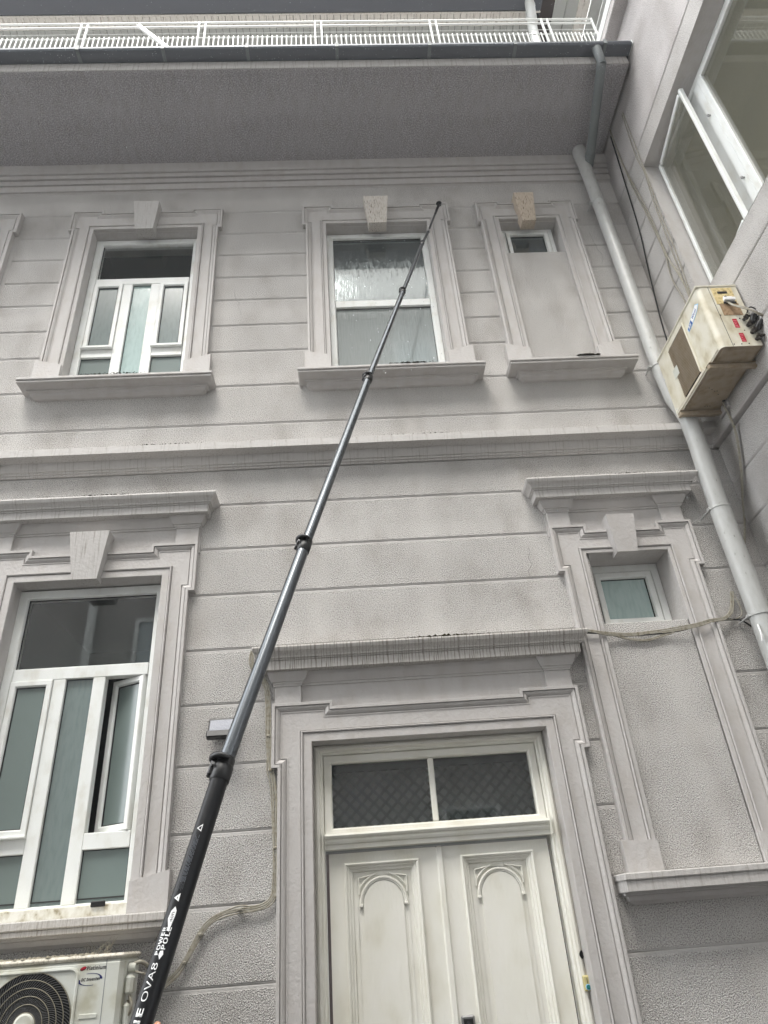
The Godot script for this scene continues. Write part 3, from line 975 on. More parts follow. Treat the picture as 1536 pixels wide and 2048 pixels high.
		# raised field: tall plate with an arched head
		var ax := (px0 + px1) * 0.5
		var r0 := 0.118
		var ay := 1.80
		var pts := [Vector2(ax - r0, 0.52)]
		for k in 19:
			var a := PI - PI * k / 18.0
			pts.append(Vector2(ax + cos(a) * r0, ay + sin(a) * r0))
		pts.append(Vector2(ax + r0, 0.52))
		obj("door_panel", make(l), M.door, leaf)
		obj("raised_field", flat_poly(pts, Transform3D(Basis(), Vector3(0, 0, zl - 0.0245)), 0.010), M.door, leaf)
		# arch bead and two spandrels
		l = st()
		var arc := []
		for k in 25:
			var a := PI + 0.03 - (PI + 0.06) * k / 24.0
			arc.append(Vector2(ax + cos(a) * 0.143, ay + sin(a) * 0.143))
		sweep(l, arc, false, [Vector2(-0.001, zl - 0.025), Vector2(0.0, zl - 0.012), Vector2(0.005, zl - 0.007), Vector2(0.012, zl - 0.008), Vector2(0.014, zl - 0.013), Vector2(0.020, zl - 0.012), Vector2(0.022, zl - 0.016)])
		for sx in [-1.0, 1.0]:
			bx(l, minf(ax + sx * 0.145, ax + sx * 0.122), ay - 0.016, zl - 0.025, maxf(ax + sx * 0.145, ax + sx * 0.122), ay, zl - 0.006, 0.003)
		obj("arch_bead", make(l), M.door, leaf)
		for sx in [-1.0, 1.0]:
			var sp := [Vector2(ax + sx * 0.150, ay + 0.142), Vector2(ax + sx * 0.148, ay + 0.05)]
			for k in 8:
				var a := 0.32 + 1.0 * k / 7.0
				sp.append(Vector2(ax + sx * cos(a) * 0.156, ay + sin(a) * 0.156 * 1.0))
			sp.append(Vector2(ax + sx * 0.035, ay + 0.160))
			if sx < 0: sp.reverse()
			l = st()
			sweep(l, sp, true, [Vector2(0, zl - 0.025), Vector2(0.001, zl - 0.012), Vector2(0.006, zl - 0.010), Vector2(0.012, zl - 0.020)])
			obj("spandrel", make(l), M.door, leaf)
	s = st()
	bx(s, cx - 0.020, 0.02, zl - 0.01, cx + 0.020, 2.08, zl + 0.014, 0.008)
	obj("meeting_strip", make(s), M.door, d)
	s = st()
	bx(s, 0.497, 1.02, zl, 0.572, 1.228, zl + 0.022, 0.008)
	var lk := obj("lock_plate", make(s), M.steel, d, "dark lock plate on the right door leaf")
	s = st()
	bx(s, 0.508, 1.04, zl + 0.0225, 0.561, 1.214, zl + 0.028, 0.003)
	obj("lock_face", make(s), M.black, lk)
	s = st()
	disc(s, Vector3(0.534, 1.19, zl + 0.026), Vector3(0, 0, 1), 0.012, 0.012, 14)
	obj("cylinder", make(s), M.ink, lk)

func build_side_building() -> void:
	var b := thing("side_building", "pale grey stuccoed wing at right angles, with a large recessed window", "building", Vector3(3.03, 0, 0))
	var ys := [4.88, 5.23, 5.70, 6.09, 6.425, 6.745, 7.07, 7.405, 7.735, 8.065, 9.40]
	var zs1 := 4.2
	# courses as boxes in (z, y); window opening z 0.575..2.7, y 5.96..7.82
	for i in ys.size() - 1:
		var y0: float = ys[i]
		var y1: float = ys[i + 1]
		var spans := [[-0.3, zs1]]
		if y0 < 7.82 and y1 > 5.96:
			spans = [[-0.3, 0.575], [2.7, zs1]]
		for sp in spans:
			side_course(b, 3.03, y0, y1, sp[0], sp[1], M.stucco_pink if y0 > 8.0 else M.stucco)
	# strips of the window head and sill courses
	var s := st()
	bx(s, 3.0335, 7.82, 0.575, 3.4, 8.064, 2.7)
	bx(s, 3.0335, 5.701, 0.575, 3.4, 5.96, 2.7)
	obj("wall_piece", make(s), M.stucco, b)
	s = st()
	bx(s, 3.031, 7.82, 0.577, 3.0334, 8.055, 2.7)
	obj("head_render", make(s), M.stucco, b)
	s = st()
	bx(s, 3.031, 5.71, 0.577, 3.0334, 5.96, 2.7)
	obj("apron_render", make(s), M.stucco, b)
	var low := [0.0, 0.68, 1.07, 1.455, 1.84, 2.227, 2.616, 3.0, 3.375, 3.785, 4.148, 4.525, 4.88]
	for i in low.size() - 1:
		side_course(b, 3.085, low[i], low[i + 1], -0.3, zs1, M.stucco)
	# window: reveal, frame, mullion, open sash, panes
	var xf := 3.20
	s = st()
	quad(s, Vector3(3.03, 5.962, 0.575), Vector3(3.03, 7.82, 0.575), Vector3(xf, 7.80, 0.545), Vector3(xf, 5.962, 0.545))
	quad(s, Vector3(3.03, 7.82, 0.575), Vector3(3.03, 7.82, 2.7), Vector3(xf, 7.80, 2.7), Vector3(xf, 7.80, 0.545))
	quad(s, Vector3(3.03, 5.962, 0.575), Vector3(xf, 5.97, 0.545), Vector3(xf, 5.97, 2.7), Vector3(3.03, 5.962, 2.7))
	obj("window_reveal", make(s), M.trim, b)
	s = st()
	bx(s, xf - 0.004, 7.745, 0.545, xf + 0.07, 7.80, 2.7, 0.004)
	bx(s, xf - 0.004, 5.965, 0.545, xf + 0.07, 6.03, 2.7, 0.004)
	bx(s, xf - 0.004, 6.03, 0.545, xf + 0.07, 7.745, 0.61, 0.004)
	var w := obj("window", make(s), M.pvc, b, "large white framed window with one sash ajar")
	s = st()
	bx(s, xf + 0.012, 6.031, 1.20, xf + 0.07, 7.744, 1.3145, 0.003)
	obj("rebate", make(s), M.pvc, w)
	s = st()
	bx(s, xf - 0.006, 6.031, 1.315, xf + 0.07, 7.744, 1.405, 0.006)
	obj("mullion", make(s), M.pvc, w)
	s = st()
	bx(s, xf - 0.014, 6.031, 1.4055, xf + 0.05, 7.744, 1.472, 0.006)
	bx(s, xf - 0.014, 7.70, 1.4725, xf + 0.05, 7.744, 2.7, 0.004)
	bx(s, xf - 0.014, 6.031, 1.4725, xf + 0.05, 6.09, 2.7, 0.004)
	obj("fixed_frame", make(s), M.pvc, w)
	s = st()
	bx(s, xf + 0.012, 6.09, 1.472, xf + 0.018, 7.70, 2.7)
	obj("pane", make(s), M.pane_side, w)
	# sash hinged at the left jamb, ajar by 7 degrees into the court
	var t := Transform3D(Basis(Vector3.UP, deg_to_rad(-7.0)), Vector3.ZERO)
	var hinge := Vector3(xf - 0.012, 0, 0.60)
	t.origin = hinge - t.basis * hinge
	s = st()
	var z0 := 0.60
	var z1 := 1.345
	for q in [[6.0, 7.765, z0, z0 + 0.04], [6.0, 7.765, z1 - 0.034, z1]]:
		bxt(s, Vector3(xf - 0.045, q[0], q[2]), Vector3(xf - 0.006, q[1], q[3]), 0.005, t)
	bxt(s, Vector3(xf - 0.045, 7.715, z0 + 0.0505), Vector3(xf - 0.006, 7.765, z1 - 0.0505), 0.005, t)
	bxt(s, Vector3(xf - 0.045, 6.0, z0 + 0.0505), Vector3(xf - 0.006, 6.05, z1 - 0.0505), 0.005, t)
	obj("sash", make(s), M.pvc, w)
	s = st()
	bxt(s, Vector3(xf - 0.03, 6.05, z0 + 0.05), Vector3(xf - 0.024, 7.715, z1 - 0.05), 0.0, t)
	obj("sash_pane", make(s), M.pane_side, w)
	for q in [6.45, 7.30]:
		s = st()
		disc(s, Vector3(xf - 0.006, q, 1.36), Vector3(-1, 0, 0), 0.008, 0.02, 10)
		bx(s, xf - 0.03, q - 0.006, 1.35, xf - 0.012, q + 0.02, 1.362, 0.002)
		obj("catch", make(s), M.steel, w)
	# dim room behind
	s = st()
	bx(s, 3.9, 5.9, 0.4, 3.95, 8.0, 2.9)
	bx(s, 3.27, 5.85, 0.4, 3.95, 5.9, 2.9)
	bx(s, 3.27, 8.0, 0.4, 3.95, 8.05, 2.9)
	bx(s, 3.27, 5.9, 0.35, 3.95, 8.0, 0.4)
	bx(s, 3.27, 5.9, 2.9, 3.95, 8.0, 2.95)
	obj("room_lining", make(s), mat(Color(0.66, 0.62, 0.53), 0.95), w)
	# coping of the roof terrace
	s = st()
	bx(s, 2.90, 9.40, 0.2, 3.5, 9.60, 4.2, 0.008)
	bx(s, 3.03, 9.6, 0.2, 3.4, 9.75, 4.2, 0.0)
	obj("coping", make(s), M.stucco_pink, b)
	s = st()
	bx(s, 2.895, 9.50, 0.2, 2.8995, 9.605, 4.2)
	bx(s, 2.895, 9.6055, 0.2, 3.06, 9.612, 4.2)
	obj("coping_flashing", make(s), M.rail, b)
	# upper storey, set back, under its own boarded eaves
	s = st()
	bx(s, 4.2, 9.0, -0.3, 4.4, 12.1, 4.2)
	obj("upper_wall", make(s), M.stucco_pink, b)
	s = st()
	bx(s, 3.4, 9.0, -0.3, 4.2, 9.05, 4.2)
	obj("terrace_floor", make(s), M.soffit, b)
	var x := 3.08
	for k in 7:
		s = st()
		bx(s, x, 12.0 - 0.008 * (k % 2), -0.4, x + 0.152, 12.03, 4.2, 0.006)
		obj("soffit_board", make(s), [M.board_dark, M.board_dark, M.board, M.board_dark, M.rail, M.board_dark, M.board][k], b)
		x += 0.16
	s = st()
	bx(s, 2.96, 12.0, 0.35, 3.075, 12.10, 4.2, 0.01)
	obj("gutter", make(s), M.zinc, b)
	# solid mass behind the front
	s = st()
	bx(s, 3.42, 0.0, 2.96, 9.0, 9.0, 4.2)
	bx(s, 3.42, 0.0, -0.3, 9.0, 5.84, 2.95)
	bx(s, 3.96, 5.845, -0.3, 9.0, 9.0, 2.95)
	bx(s, 3.42, 8.06, 0.36, 3.955, 9.0, 2.95)
	obj("wing_core", make(s), M.trim, b)

func side_course(b: Node, x: float, y0: float, y1: float, z0: float, z1: float, m: Material) -> void:
	var s := st()
	var c := 0.008
	var xs := x + 0.0035
	bx(s, xs + c, y0, z0, x + 0.4, y1, z1)
	quad(s, Vector3(xs, y0 + c, z0), Vector3(xs, y0 + c, z1), Vector3(xs, y1 - c, z1), Vector3(xs, y1 - c, z0))
	quad(s, Vector3(xs + c, y0, z0), Vector3(xs + c, y0, z1), Vector3(xs, y0 + c, z1), Vector3(xs, y0 + c, z0))
	quad(s, Vector3(xs, y1 - c, z0), Vector3(xs, y1 - c, z1), Vector3(xs + c, y1, z1), Vector3(xs + c, y1, z0))
	var o := obj("stucco_course", make(s), M.trim, b)
	s = st()
	bx(s, x, y0 + 0.014, z0, xs, y1 - 0.014, z1, 0.002)
	obj("rough_field", make(s), m, o)

func build_balcony() -> void:
	var s := st()
	bx(s, -6.5, 8.83, 0.0, 3.0, 8.99, 1.014)
	bx(s, -6.5, 8.82, 0.957, 3.0, 8.829, 1.014, 0.003)
	bx(s, 2.93, 8.82, 0.08, 3.0, 8.829, 0.9565, 0.003)
	var sl := obj("balcony_slab", make(s), M.soffit, house)
	s = st()
	bx(s, -6.5, 8.822, 1.0145, 3.0, 8.955, 1.022, 0.003)
	obj("balcony_fascia", make(s), M.stained, sl)
	s = st()
	bx(s, -6.5, 9.0, -0.55, 3.03, 12.15, -0.35)
	obj("upper_wall", make(s), M.trim, house)
	# gutter
	var g := thing("gutter", "long dark zinc gutter along the balcony edge", "gutter", Vector3(-1.75, 8.94, 1.08))
	s = st()
	mould(s, [Vector2(9.0, 1.128), Vector2(9.004, 1.132), Vector2(9.004, 1.139), Vector2(8.998, 1.141), Vector2(8.972, 1.139), Vector2(8.968, 1.146), Vector2(8.960, 1.148), Vector2(8.954, 1.143), Vector2(8.944, 1.138), Vector2(8.940, 1.13), Vector2(8.940, 1.03), Vector2(8.944, 1.0235), Vector2(9.0, 1.0232)], -6.5, 3.02)
	obj("channel", make(s), M.zinc, g)
	s = st()
	bx(s, 3.0205, 8.938, 1.0235, 3.028, 9.006, 1.15, 0.003)
	obj("end_cap", make(s), M.rail, g)
	for k in 12:
		s = st()
		var x: float = -5.6 + 0.845 * k if k < 4 else [-2.316, -1.523, -0.731, 0.124, 1.02, 1.86, 2.753, 2.9][k - 4]
		if k == 3 or k == 11: continue
		bx(s, x - 0.016, 8.934, 1.03, x + 0.016, 8.9395, 1.152, 0.001)
		bx(s, x - 0.016, 8.934, 1.149, x + 0.016, 9.008, 1.154, 0.001)
		obj("bracket", make(s), M.zinc_pipe, g)
	# railing
	var r := thing("balcony_railing", "white painted metal railing on the balcony above the eaves gutter", "railing", Vector3(-1.0, 9.0, 0.85))
	for y in [[10.10, 0.016], [10.015, 0.015], [9.872, 0.006], [9.78, 0.011], [9.06, 0.015]]:
		s = st()
		bx(s, -6.3, y[0] - y[1], 0.85 - y[1] * 0.6, 2.96, y[0], 0.85 + y[1] * 0.6, 0.003)
		obj("rail", make(s), M.rail, r)
	var posts := [-6.245, -5.01, -3.775, -2.54, -1.31, -0.083, 1.155, 2.385]
	s = st()
	bx(s, -0.009, 0.0, -0.013, 0.009, 1.095, 0.013, 0.003)
	var pmesh := make(s)
	for x in posts:
		for dx in [0.0, 0.067]:
			piece("post", pmesh, M.rail, r, Vector3(x + dx, 9.0, 0.85))
	piece("post", pmesh, M.rail, r, Vector3(2.945, 9.0, 0.85))
	s = st()
	bx(s, -0.006, 0.03, -0.005, 0.006, 0.805, 0.005, 0.002)
	var bm := make(s)
	var all := posts.duplicate()
	all.append(2.945)
	for i in all.size() - 1:
		for k in range(1, 23):
			var x: float = all[i] + 0.067 + (all[i + 1] - all[i] - 0.067) * k / 23.0
			if i == 7 and k % 2 == 1: continue
			if i == 7 and k > 20: continue
			piece("baluster", bm, M.rail, r, Vector3(x, 9.0, 0.852))
	s = st()
	tube(s, [Vector3(2.95, 9.62, 0.85), Vector3(3.03, 9.62, 0.85)], [0.012], 10)
	obj("wall_fixing", make(s), M.rail, r)
	# loose white plank leaning on the railing
	var pl := thing("plank", "white plank leaning crookedly against the balcony railing", "plank", Vector3(-1.55, 9.0, 0.93))
	s = st()
	var d := Vector3(0.34, -0.46, 0.0).normalized()
	var tr := Transform3D(Basis(d, Vector3(-d.y, d.x, 0), Vector3(0, 0, 1)), Vector3(-1.911, 9.876, 0.93))
	bxt(s, Vector3(0, -0.022, -0.012), Vector3(1.07, 0.022, 0.012), 0.003, tr)
	obj("board", make(s), M.rail, pl)

func build_eaves() -> void:
	# boarded eaves of the house above the balcony
	var s := st()
	bx(s, -6.5, 11.99, 0.085, 2.9, 12.06, 0.105, 0.004)
	bx(s, -6.5, 12.012, -0.072, 2.9, 12.03, -0.012, 0.004)
	bx(s, -6.5, 12.04, -0.35, 2.9, 12.10, 0.2)
	var e := obj("eaves", make(s), M.board, house)
	s = st()
	bx(s, -6.5, 11.98, 0.106, 2.9, 12.09, 0.36, 0.02)
	obj("eaves_gutter", make(s), M.zinc, e)
	var w := 0.0885
	var ms := []
	for k in 3:
		s = st()
		bx(s, 0.003, 12.0 + 0.003 * k, -0.012, w - 0.003, 12.03, 0.085, 0.003)
		ms.append(make(s))
	var ms2 := []
	for k in 3:
		s = st()
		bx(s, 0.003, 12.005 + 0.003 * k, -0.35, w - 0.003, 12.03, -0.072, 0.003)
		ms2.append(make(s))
	for k in 104:
		var x := -6.4 + k * w
		if x > 2.8: break
		piece("soffit_board", ms[(k * 7) % 3], M.board, e, Vector3(x, 0, 0))
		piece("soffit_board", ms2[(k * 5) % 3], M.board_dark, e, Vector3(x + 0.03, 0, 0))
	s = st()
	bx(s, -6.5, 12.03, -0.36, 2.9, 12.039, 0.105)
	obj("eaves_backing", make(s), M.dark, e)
	s = st()
	bx(s, -7.0, 12.101, -6.0, 3.4, 12.3, 0.2)
	bx(s, -6.5, 0.0, -6.0, 3.0, 12.1, -5.8)
	obj("roof", make(s), M.far_roof, house)
	# short white downpipe below the eaves gutter
	var p := thing("eaves_pipe", "short white downpipe with ribbed elbow under the high eaves", "downpipe", Vector3(2.76, 9.0, 0.1))
	s = st()
	tube(s, curve([Vector3(2.66, 12.1, 0.26), Vector3(2.72, 12.0, 0.22), Vector3(2.745, 11.8, 0.12), Vector3(2.75, 11.4, 0.02), Vector3(2.75, 9.0, 0.0)], 5), [0.062], 14)
	obj("pipe", make(s), M.rail, p)
	for y in [11.96, 11.90, 11.84]:
		s = st()
		tube(s, [Vector3(2.735, y, 0.19 - (11.96 - y) * 0.6), Vector3(2.738, y - 0.02, 0.178 - (11.96 - y) * 0.6)], [0.068], 14)
		obj("rib", make(s), M.rail, p)

func build_far_building() -> void:
	# stands behind the camera; the windows mirror it
	var f := thing("courtyard_building", "pale plastered building closing the courtyard behind the viewer", "building", Vector3(-2, 0, 9.2))
	var s := st()
	var holes := []
	bx(s, -16, 0, 9.2, 10, 16.4, 15, 0.0)
	obj("wall", make(s), M.far_wall, f)
	s = st()
	bx(s, -16.4, 16.4, 8.75, 10.4, 16.7, 15.4, 0.02)
	obj("eaves", make(s), M.far_roof, f)
	s = st()
	bx(s, -16, 4.6, 9.08, 10, 4.85, 9.2, 0.02)
	bx(s, -16, 8.9, 9.08, 10, 9.15, 9.2, 0.02)
	obj("cornice_band", make(s), M.trim, f)
	for x in [-10.5, -8.2, -4.55, -1.6, 1.5, 4.6]:
		for y in [1.6, 5.7, 10.0, 13.4]:
			s = st()
			rectf(s, x, y, x + 1.1, y + 2.0, 0.09, 9.1, 9.12)
			for q in [0, 1]: pass
			var m := make(s)
			var wn := obj("window", m, M.pvc, f)
			s = st()
			bx(s, x + 0.02, y + 0.02, 9.15, x + 1.08, y + 1.98, 9.19)
			obj("pane", make(s), M.film_dark, wn)
	for x in [-5.45, -2.6, 3.9]:
		s = st()
		tube(s, [Vector3(x, 16.4, 9.05), Vector3(x, 0.0, 9.05)], [0.09], 12)
		obj("drainpipe", make(s), M.rail, f)

func build_pipes() -> void:
	var p := thing("downpipe", "tall light grey downpipe running down the house corner", "downpipe", Vector3(2.8, 0, 0.12))
	var s := st()
	tube(s, curve([Vector3(2.735, 8.83, 0.115), Vector3(2.738, 8.62, 0.115), Vector3(2.742, 8.4, 0.11)], 4), [0.078, 0.078, 0.078, 0.076, 0.07, 0.066, 0.064, 0.062, 0.061], 18)
	tube(s, [Vector3(2.741, 8.44, 0.11), Vector3(2.755, 7.2, 0.105), Vector3(2.76, 5.6, 0.105), Vector3(2.772, 5.3, 0.12), Vector3(2.782, 5.14, 0.17), Vector3(2.787, 4.95, 0.205)], [0.061], 18)
	obj("upper_pipe", make(s), M.pipe, p)
	s = st()
	tube(s, curve([Vector3(2.787, 4.99, 0.205), Vector3(2.79, 4.8, 0.205), Vector3(2.795, 4.55, 0.185), Vector3(2.80, 4.2, 0.165)], 5), [0.071], 18)
	tube(s, [Vector3(2.80, 4.22, 0.165), Vector3(2.815, 3.2, 0.155), Vector3(2.82, 0.0, 0.15)], [0.075], 18)
	obj("lower_pipe", make(s), M.pipe, p)
	for q in [[2.746, 7.95, 0.106, 0.066], [2.759, 5.68, 0.105, 0.066], [2.80, 4.2, 0.165, 0.079], [2.813, 3.345, 0.156, 0.082]]:
		s = st()
		tube(s, [Vector3(q[0], q[1] - 0.012, q[2]), Vector3(q[0], q[1] + 0.012, q[2])], [q[3]], 18)
		bx(s, q[0] - 0.088, q[1] - 0.011, q[2] - 0.03, q[0] - 0.05, q[1] + 0.011, q[2] + 0.01, 0.002)
		tube(s, [Vector3(q[0] - 0.075, q[1], q[2] - 0.02), Vector3(q[0] - 0.075, q[1], 0.0)], [0.006], 8)
		obj("collar", make(s), M.pipe, p)
	s = st()
	tube(s, curve([Vector3(2.745, 3.26, 0.2), Vector3(2.735, 3.18, 0.215), Vector3(2.73, 3.14, 0.21)], 4), [0.007], 6)
	obj("wire_tie", make(s), M.white, p)
	# slate coloured pipe from the gutter back under the soffit
	var z := thing("gutter_outlet_pipe", "dark zinc pipe slanting under the soffit from gutter to downpipe", "downpipe", Vector3(2.7, 8.7, 0.6))
	s = st()
	tube(s, [Vector3(2.672, 8.94, 1.10), Vector3(2.688, 8.80, 1.075), Vector3(2.697, 8.755, 1.05)], [0.043], 14)
	tube(s, [Vector3(2.697, 8.765, 1.06), Vector3(2.70, 8.745, 1.0), Vector3(2.775, 8.565, 0.2), Vector3(2.78, 8.545, 0.12)], [0.047], 14)
	obj("pipe", make(s), M.zinc_pipe, z)
	s = st()
	tube(s, [Vector3(2.769, 8.575, 0.25), Vector3(2.773, 8.568, 0.21)], [0.052], 14)
	obj("collar", make(s), M.zinc_pipe, z)

func build_upper_ac() -> void:
	var a := thing("air_conditioner", "yellowed old air conditioner unit on wall brackets high at right", "air conditioner", Vector3(2.86, 5.03, 0.61))
	var x0 := 2.705
	var x1 := 3.01
	var y0 := 5.03
	var y1 := 5.655
	var z0 := 0.21
	var z1 := 1.012
	var s := st()
	# rounded vertical edge towards the camera: extrude a rounded plan
	var plan := []
	plan.append(Vector2(x1, z0)); plan.append(Vector2(x0, z0)); 
	for k in 7:
		var f := PI - 0.5 * PI * k / 6.0
		plan.append(Vector2(x0 + 0.035 + cos(f) * 0.035, z1 - 0.035 + sin(f) * 0.035))
	plan.append(Vector2(x1, z1))
	s.set_smooth_group(0)
	for i in plan.size():
		var j := (i + 1) % plan.size()
		if i == 1 or i >= plan.size() - 2 or i == 0: s.set_smooth_group(-1)
		else: s.set_smooth_group(1)
		quad(s, Vector3(plan[i].x, y0, plan[i].y), Vector3(plan[i].x, y1 - 0.02, plan[i].y), Vector3(plan[j].x, y1 - 0.02, plan[j].y), Vector3(plan[j].x, y0, plan[j].y))
	s.set_smooth_group(-1)
	for i in range(1, plan.size() - 1):
		tri(s, Vector3(plan[0].x, y1 - 0.02, plan[0].y), Vector3(plan[i].x, y1 - 0.02, plan[i].y), Vector3(plan[i + 1].x, y1 - 0.02, plan[i + 1].y))
	obj("casing", make(s), M.ac, a)
	s = st()
	for i in range(1, plan.size() - 1):
		tri(s, Vector3(plan[0].x, y0 + 0.001, plan[0].y), Vector3(plan[i + 1].x, y0 + 0.001, plan[i + 1].y), Vector3(plan[i].x, y0 + 0.001, plan[i].y))
	bx(s, x0 + 0.02, y0 - 0.006, z0 + 0.02, x1 - 0.02, y0, z1 - 0.025, 0.003)
	obj("base_pan", make(s), M.ac_under, a)
	s = st()
	bx(s, x0 - 0.008, y1 - 0.022, z0 - 0.006, x1 + 0.006, y1, z1 + 0.006, 0.006)
	obj("lid", make(s), M.ac, a)
	# front grille facing the court
	s = st()
	bx(s, x0 - 0.004, y0 + 0.045, 0.415, x0 + 0.002, y1 - 0.08, 0.705, 0.002)
	var gb := obj("grille", make(s), M.dark, a)
	for k in 27:
		s = st()
		var y := y0 + 0.052 + k * 0.0178
		bx(s, x0 - 0.014, y, 0.415, x0 - 0.003, y + 0.0095, 0.705, 0.002)
		obj("slat", make(s), M.ac_under, gb)
	s = st()
	bx(s, x0 - 0.016, y0 + 0.04, 0.705, x0 + 0.001, y1 - 0.075, 0.716, 0.003)
	obj("grille_edge", make(s), M.ac, a)
	s = st()
	bx(s, x0 - 0.012, y0 + 0.03, 0.235, x0 + 0.001, y1 - 0.085, 0.414, 0.004)
	obj("blank_panel", make(s), M.ac, a)
	s = st()
	bx(s, x0 - 0.016, y0 + 0.255, 0.385, x0 - 0.0125, y0 + 0.34, 0.465, 0.001)
	obj("type_label", make(s), M.ac_white, a)
	s = st()
	bx(s, x0 - 0.0095, y0 + 0.012, 0.23, x0 + 0.001, y0 + 0.036, 0.75, 0.002)
	bx(s, x0 - 0.006, y0 + 0.012, 0.752, x0 + 0.001, y0 + 0.03, z1 - 0.04, 0.002)
	obj("lower_lip", make(s), M.ac, a)
	# slanted sticker with a blue end on the front
	var fr := Transform3D(Basis(Vector3(0, 0.22, 0.975).normalized(), Vector3(0, 0.975, -0.22).normalized(), Vector3(-1, 0, 0)), Vector3(x0 - 0.0006, 5.475, 0.745))
	obj("sticker_edge", flat_poly([Vector2(-0.006, 0.002), Vector2(0.19, 0.034), Vector2(0.225, -0.008), Vector2(0.18, -0.030), Vector2(0.06, -0.036), Vector2(-0.008, -0.03)], fr, 0.0008), M.sky_ink, a)
	var fr2 := fr.translated_local(Vector3(0, 0, 0.0009))
	obj("sticker_white", flat_poly([Vector2(0.075, 0.011), Vector2(0.186, 0.029), Vector2(0.215, -0.007), Vector2(0.178, -0.024), Vector2(0.075, -0.030)], fr2, 0.0005), M.white, a)
	obj("sticker_blue", flat_poly([Vector2(0.0, 0.0), Vector2(0.074, 0.011), Vector2(0.074, -0.030), Vector2(-0.002, -0.026)], fr2, 0.0005), M.blue, a)
	obj("sticker_text", placed_text("Air", 0.026, fr2.translated_local(Vector3(0.036, -0.012, 0.0006)), 0.0004), M.white, a)
	obj("sticker_text", placed_text("Wool", 0.024, fr2.translated_local(Vector3(0.135, -0.002, 0.0006)), 0.0004), M.blue, a)
	# end panel with the terminal cover
	s = st()
	bx(s, 2.792, y0 + 0.002, z1, 2.7945, y1 - 0.022, z1 + 0.0015)
	obj("seam", make(s), M.ink, a)
	s = st()
	bx(s, 2.81, 5.452, z1 - 0.001, 2.968, 5.622, z1 + 0.004, 0.002)
	var tc := obj("terminal_cover", make(s), M.cream, a)
	s = st()
	bx(s, 2.846, 5.558, z1 + 0.0042, 2.922, 5.582, z1 + 0.0052)
	bx(s, 2.86, 5.452, z1 + 0.0042, 2.955, 5.468, z1 + 0.010)
	obj("slot", make(s), M.black, tc)
	s = st()
	bx(s, 2.862, 5.47, z1 + 0.0045, 2.948, 5.50, z1 + 0.03, 0.004)
	bx(s, 2.868, 5.5005, z1 + 0.0045, 2.94, 5.522, z1 + 0.016, 0.006)
	obj("cord_clamp", make(s), M.white, tc)
	s = st()
	disc(s, Vector3(2.878, 5.504, z1 + 0.016), Vector3(0, 0, 1), 0.008, 0.014, 12)
	obj("screw", make(s), M.steel, tc)
	s = st()
	bx(s, 2.826, 5.336, z1 - 0.001, 2.970, 5.4515, z1 + 0.0025)
	obj("recess", make(s), M.tan, a)
	for q in [[2.870, 5.208, 5.298], [2.872, 5.070, 5.156]]:
		var fz := Transform3D(Basis(), Vector3(0, 0, z1 + 0.0004))
		var lab := obj("warning_label", flat_poly([Vector2(q[0], q[1]), Vector2(q[0] + 0.034, q[1]), Vector2(q[0] + 0.034, q[2]), Vector2(q[0], q[2])], fz, 0.0008), M.red, a)
		var r := st()
		for k in 5:
			bx(r, q[0] + 0.004, q[1] + 0.006 + 0.016 * k, z1 + 0.0013, q[0] + [0.030, 0.024, 0.018, 0.026, 0.030][k], q[1] + 0.010 + 0.016 * k, z1 + 0.0016)
		obj("print", make(r), M.pink_ink, lab)
	for q in [[2.805, 5.05], [2.86, 5.05], [2.915, 5.052], [2.925, 5.18], [2.93, 5.30], [2.82, 5.61], [2.96, 5.615], [2.80, 5.34]]:
		s = st()
		disc(s, Vector3(q[0], q[1], z1), Vector3(0, 0, 1), 0.0045, 0.003, 8)
		obj("screw", make(s), M.ink, a)
	# valves
	var v := st()
	for q in [[2.955, 5.285, 0.012], [2.965, 5.225, 0.014], [2.972, 5.155, 0.015], [2.985, 5.09, 0.015]]:
		tube(v, [Vector3(q[0], q[1], z1), Vector3(q[0], q[1], z1 + 0.05)], [q[2]], 8)
		tube(v, [Vector3(q[0] - 0.012, q[1], z1 + 0.03), Vector3(q[0] + 0.05, q[1] + 0.012, z1 + 0.03)], [q[2] * 0.7], 8)
		disc(v, Vector3(q[0], q[1] - 0.018, z1 + 0.025), Vector3(0.3, 0, 1), q[2] * 0.9, 0.018, 6)
	obj("valve", make(v), M.brass, a)
	v = st()
	tube(v, curve([Vector3(2.985, 5.33, z1 + 0.02), Vector3(3.0, 5.36, z1 + 0.05), Vector3(3.03, 5.33, z1 + 0.06), Vector3(3.06, 5.27, z1 + 0.05)], 5), [0.005], 7)
	tube(v, curve([Vector3(2.98, 5.22, z1 + 0.03), Vector3(3.0, 5.27, z1 + 0.05), Vector3(3.025, 5.29, z1 + 0.05), Vector3(3.06, 5.24, z1 + 0.02)], 5), [0.022], 9)
	tube(v, curve([Vector3(2.99, 5.15, z1 + 0.03), Vector3(3.02, 5.2, z1 + 0.06), Vector3(3.05, 5.2, z1 + 0.05), Vector3(3.06, 5.15, z1 + 0.0)], 5), [0.02], 9)
	obj("insulated_pipe", make(v), M.black, a)
	v = st()
	tube(v, [Vector3(3.022, 5.265, z1 + 0.06), Vector3(3.03, 5.285, z1 + 0.074)], [0.006], 6)
	tube(v, [Vector3(3.03, 5.225, z1 + 0.06), Vector3(3.036, 5.245, z1 + 0.078)], [0.006], 6)
	obj("pipe_end", make(v), M.white, a)
	cable_run(a, [Vector3(2.885, 5.468, z1 + 0.012), Vector3(2.905, 5.41, z1 + 0.03), Vector3(2.955, 5.33, z1 + 0.07), Vector3(3.01, 5.25, z1 + 0.09), Vector3(3.055, 5.225, z1 + 0.08), Vector3(3.10, 5.24, z1 + 0.06)], 3, 0.005, 0.0045, M.cable)
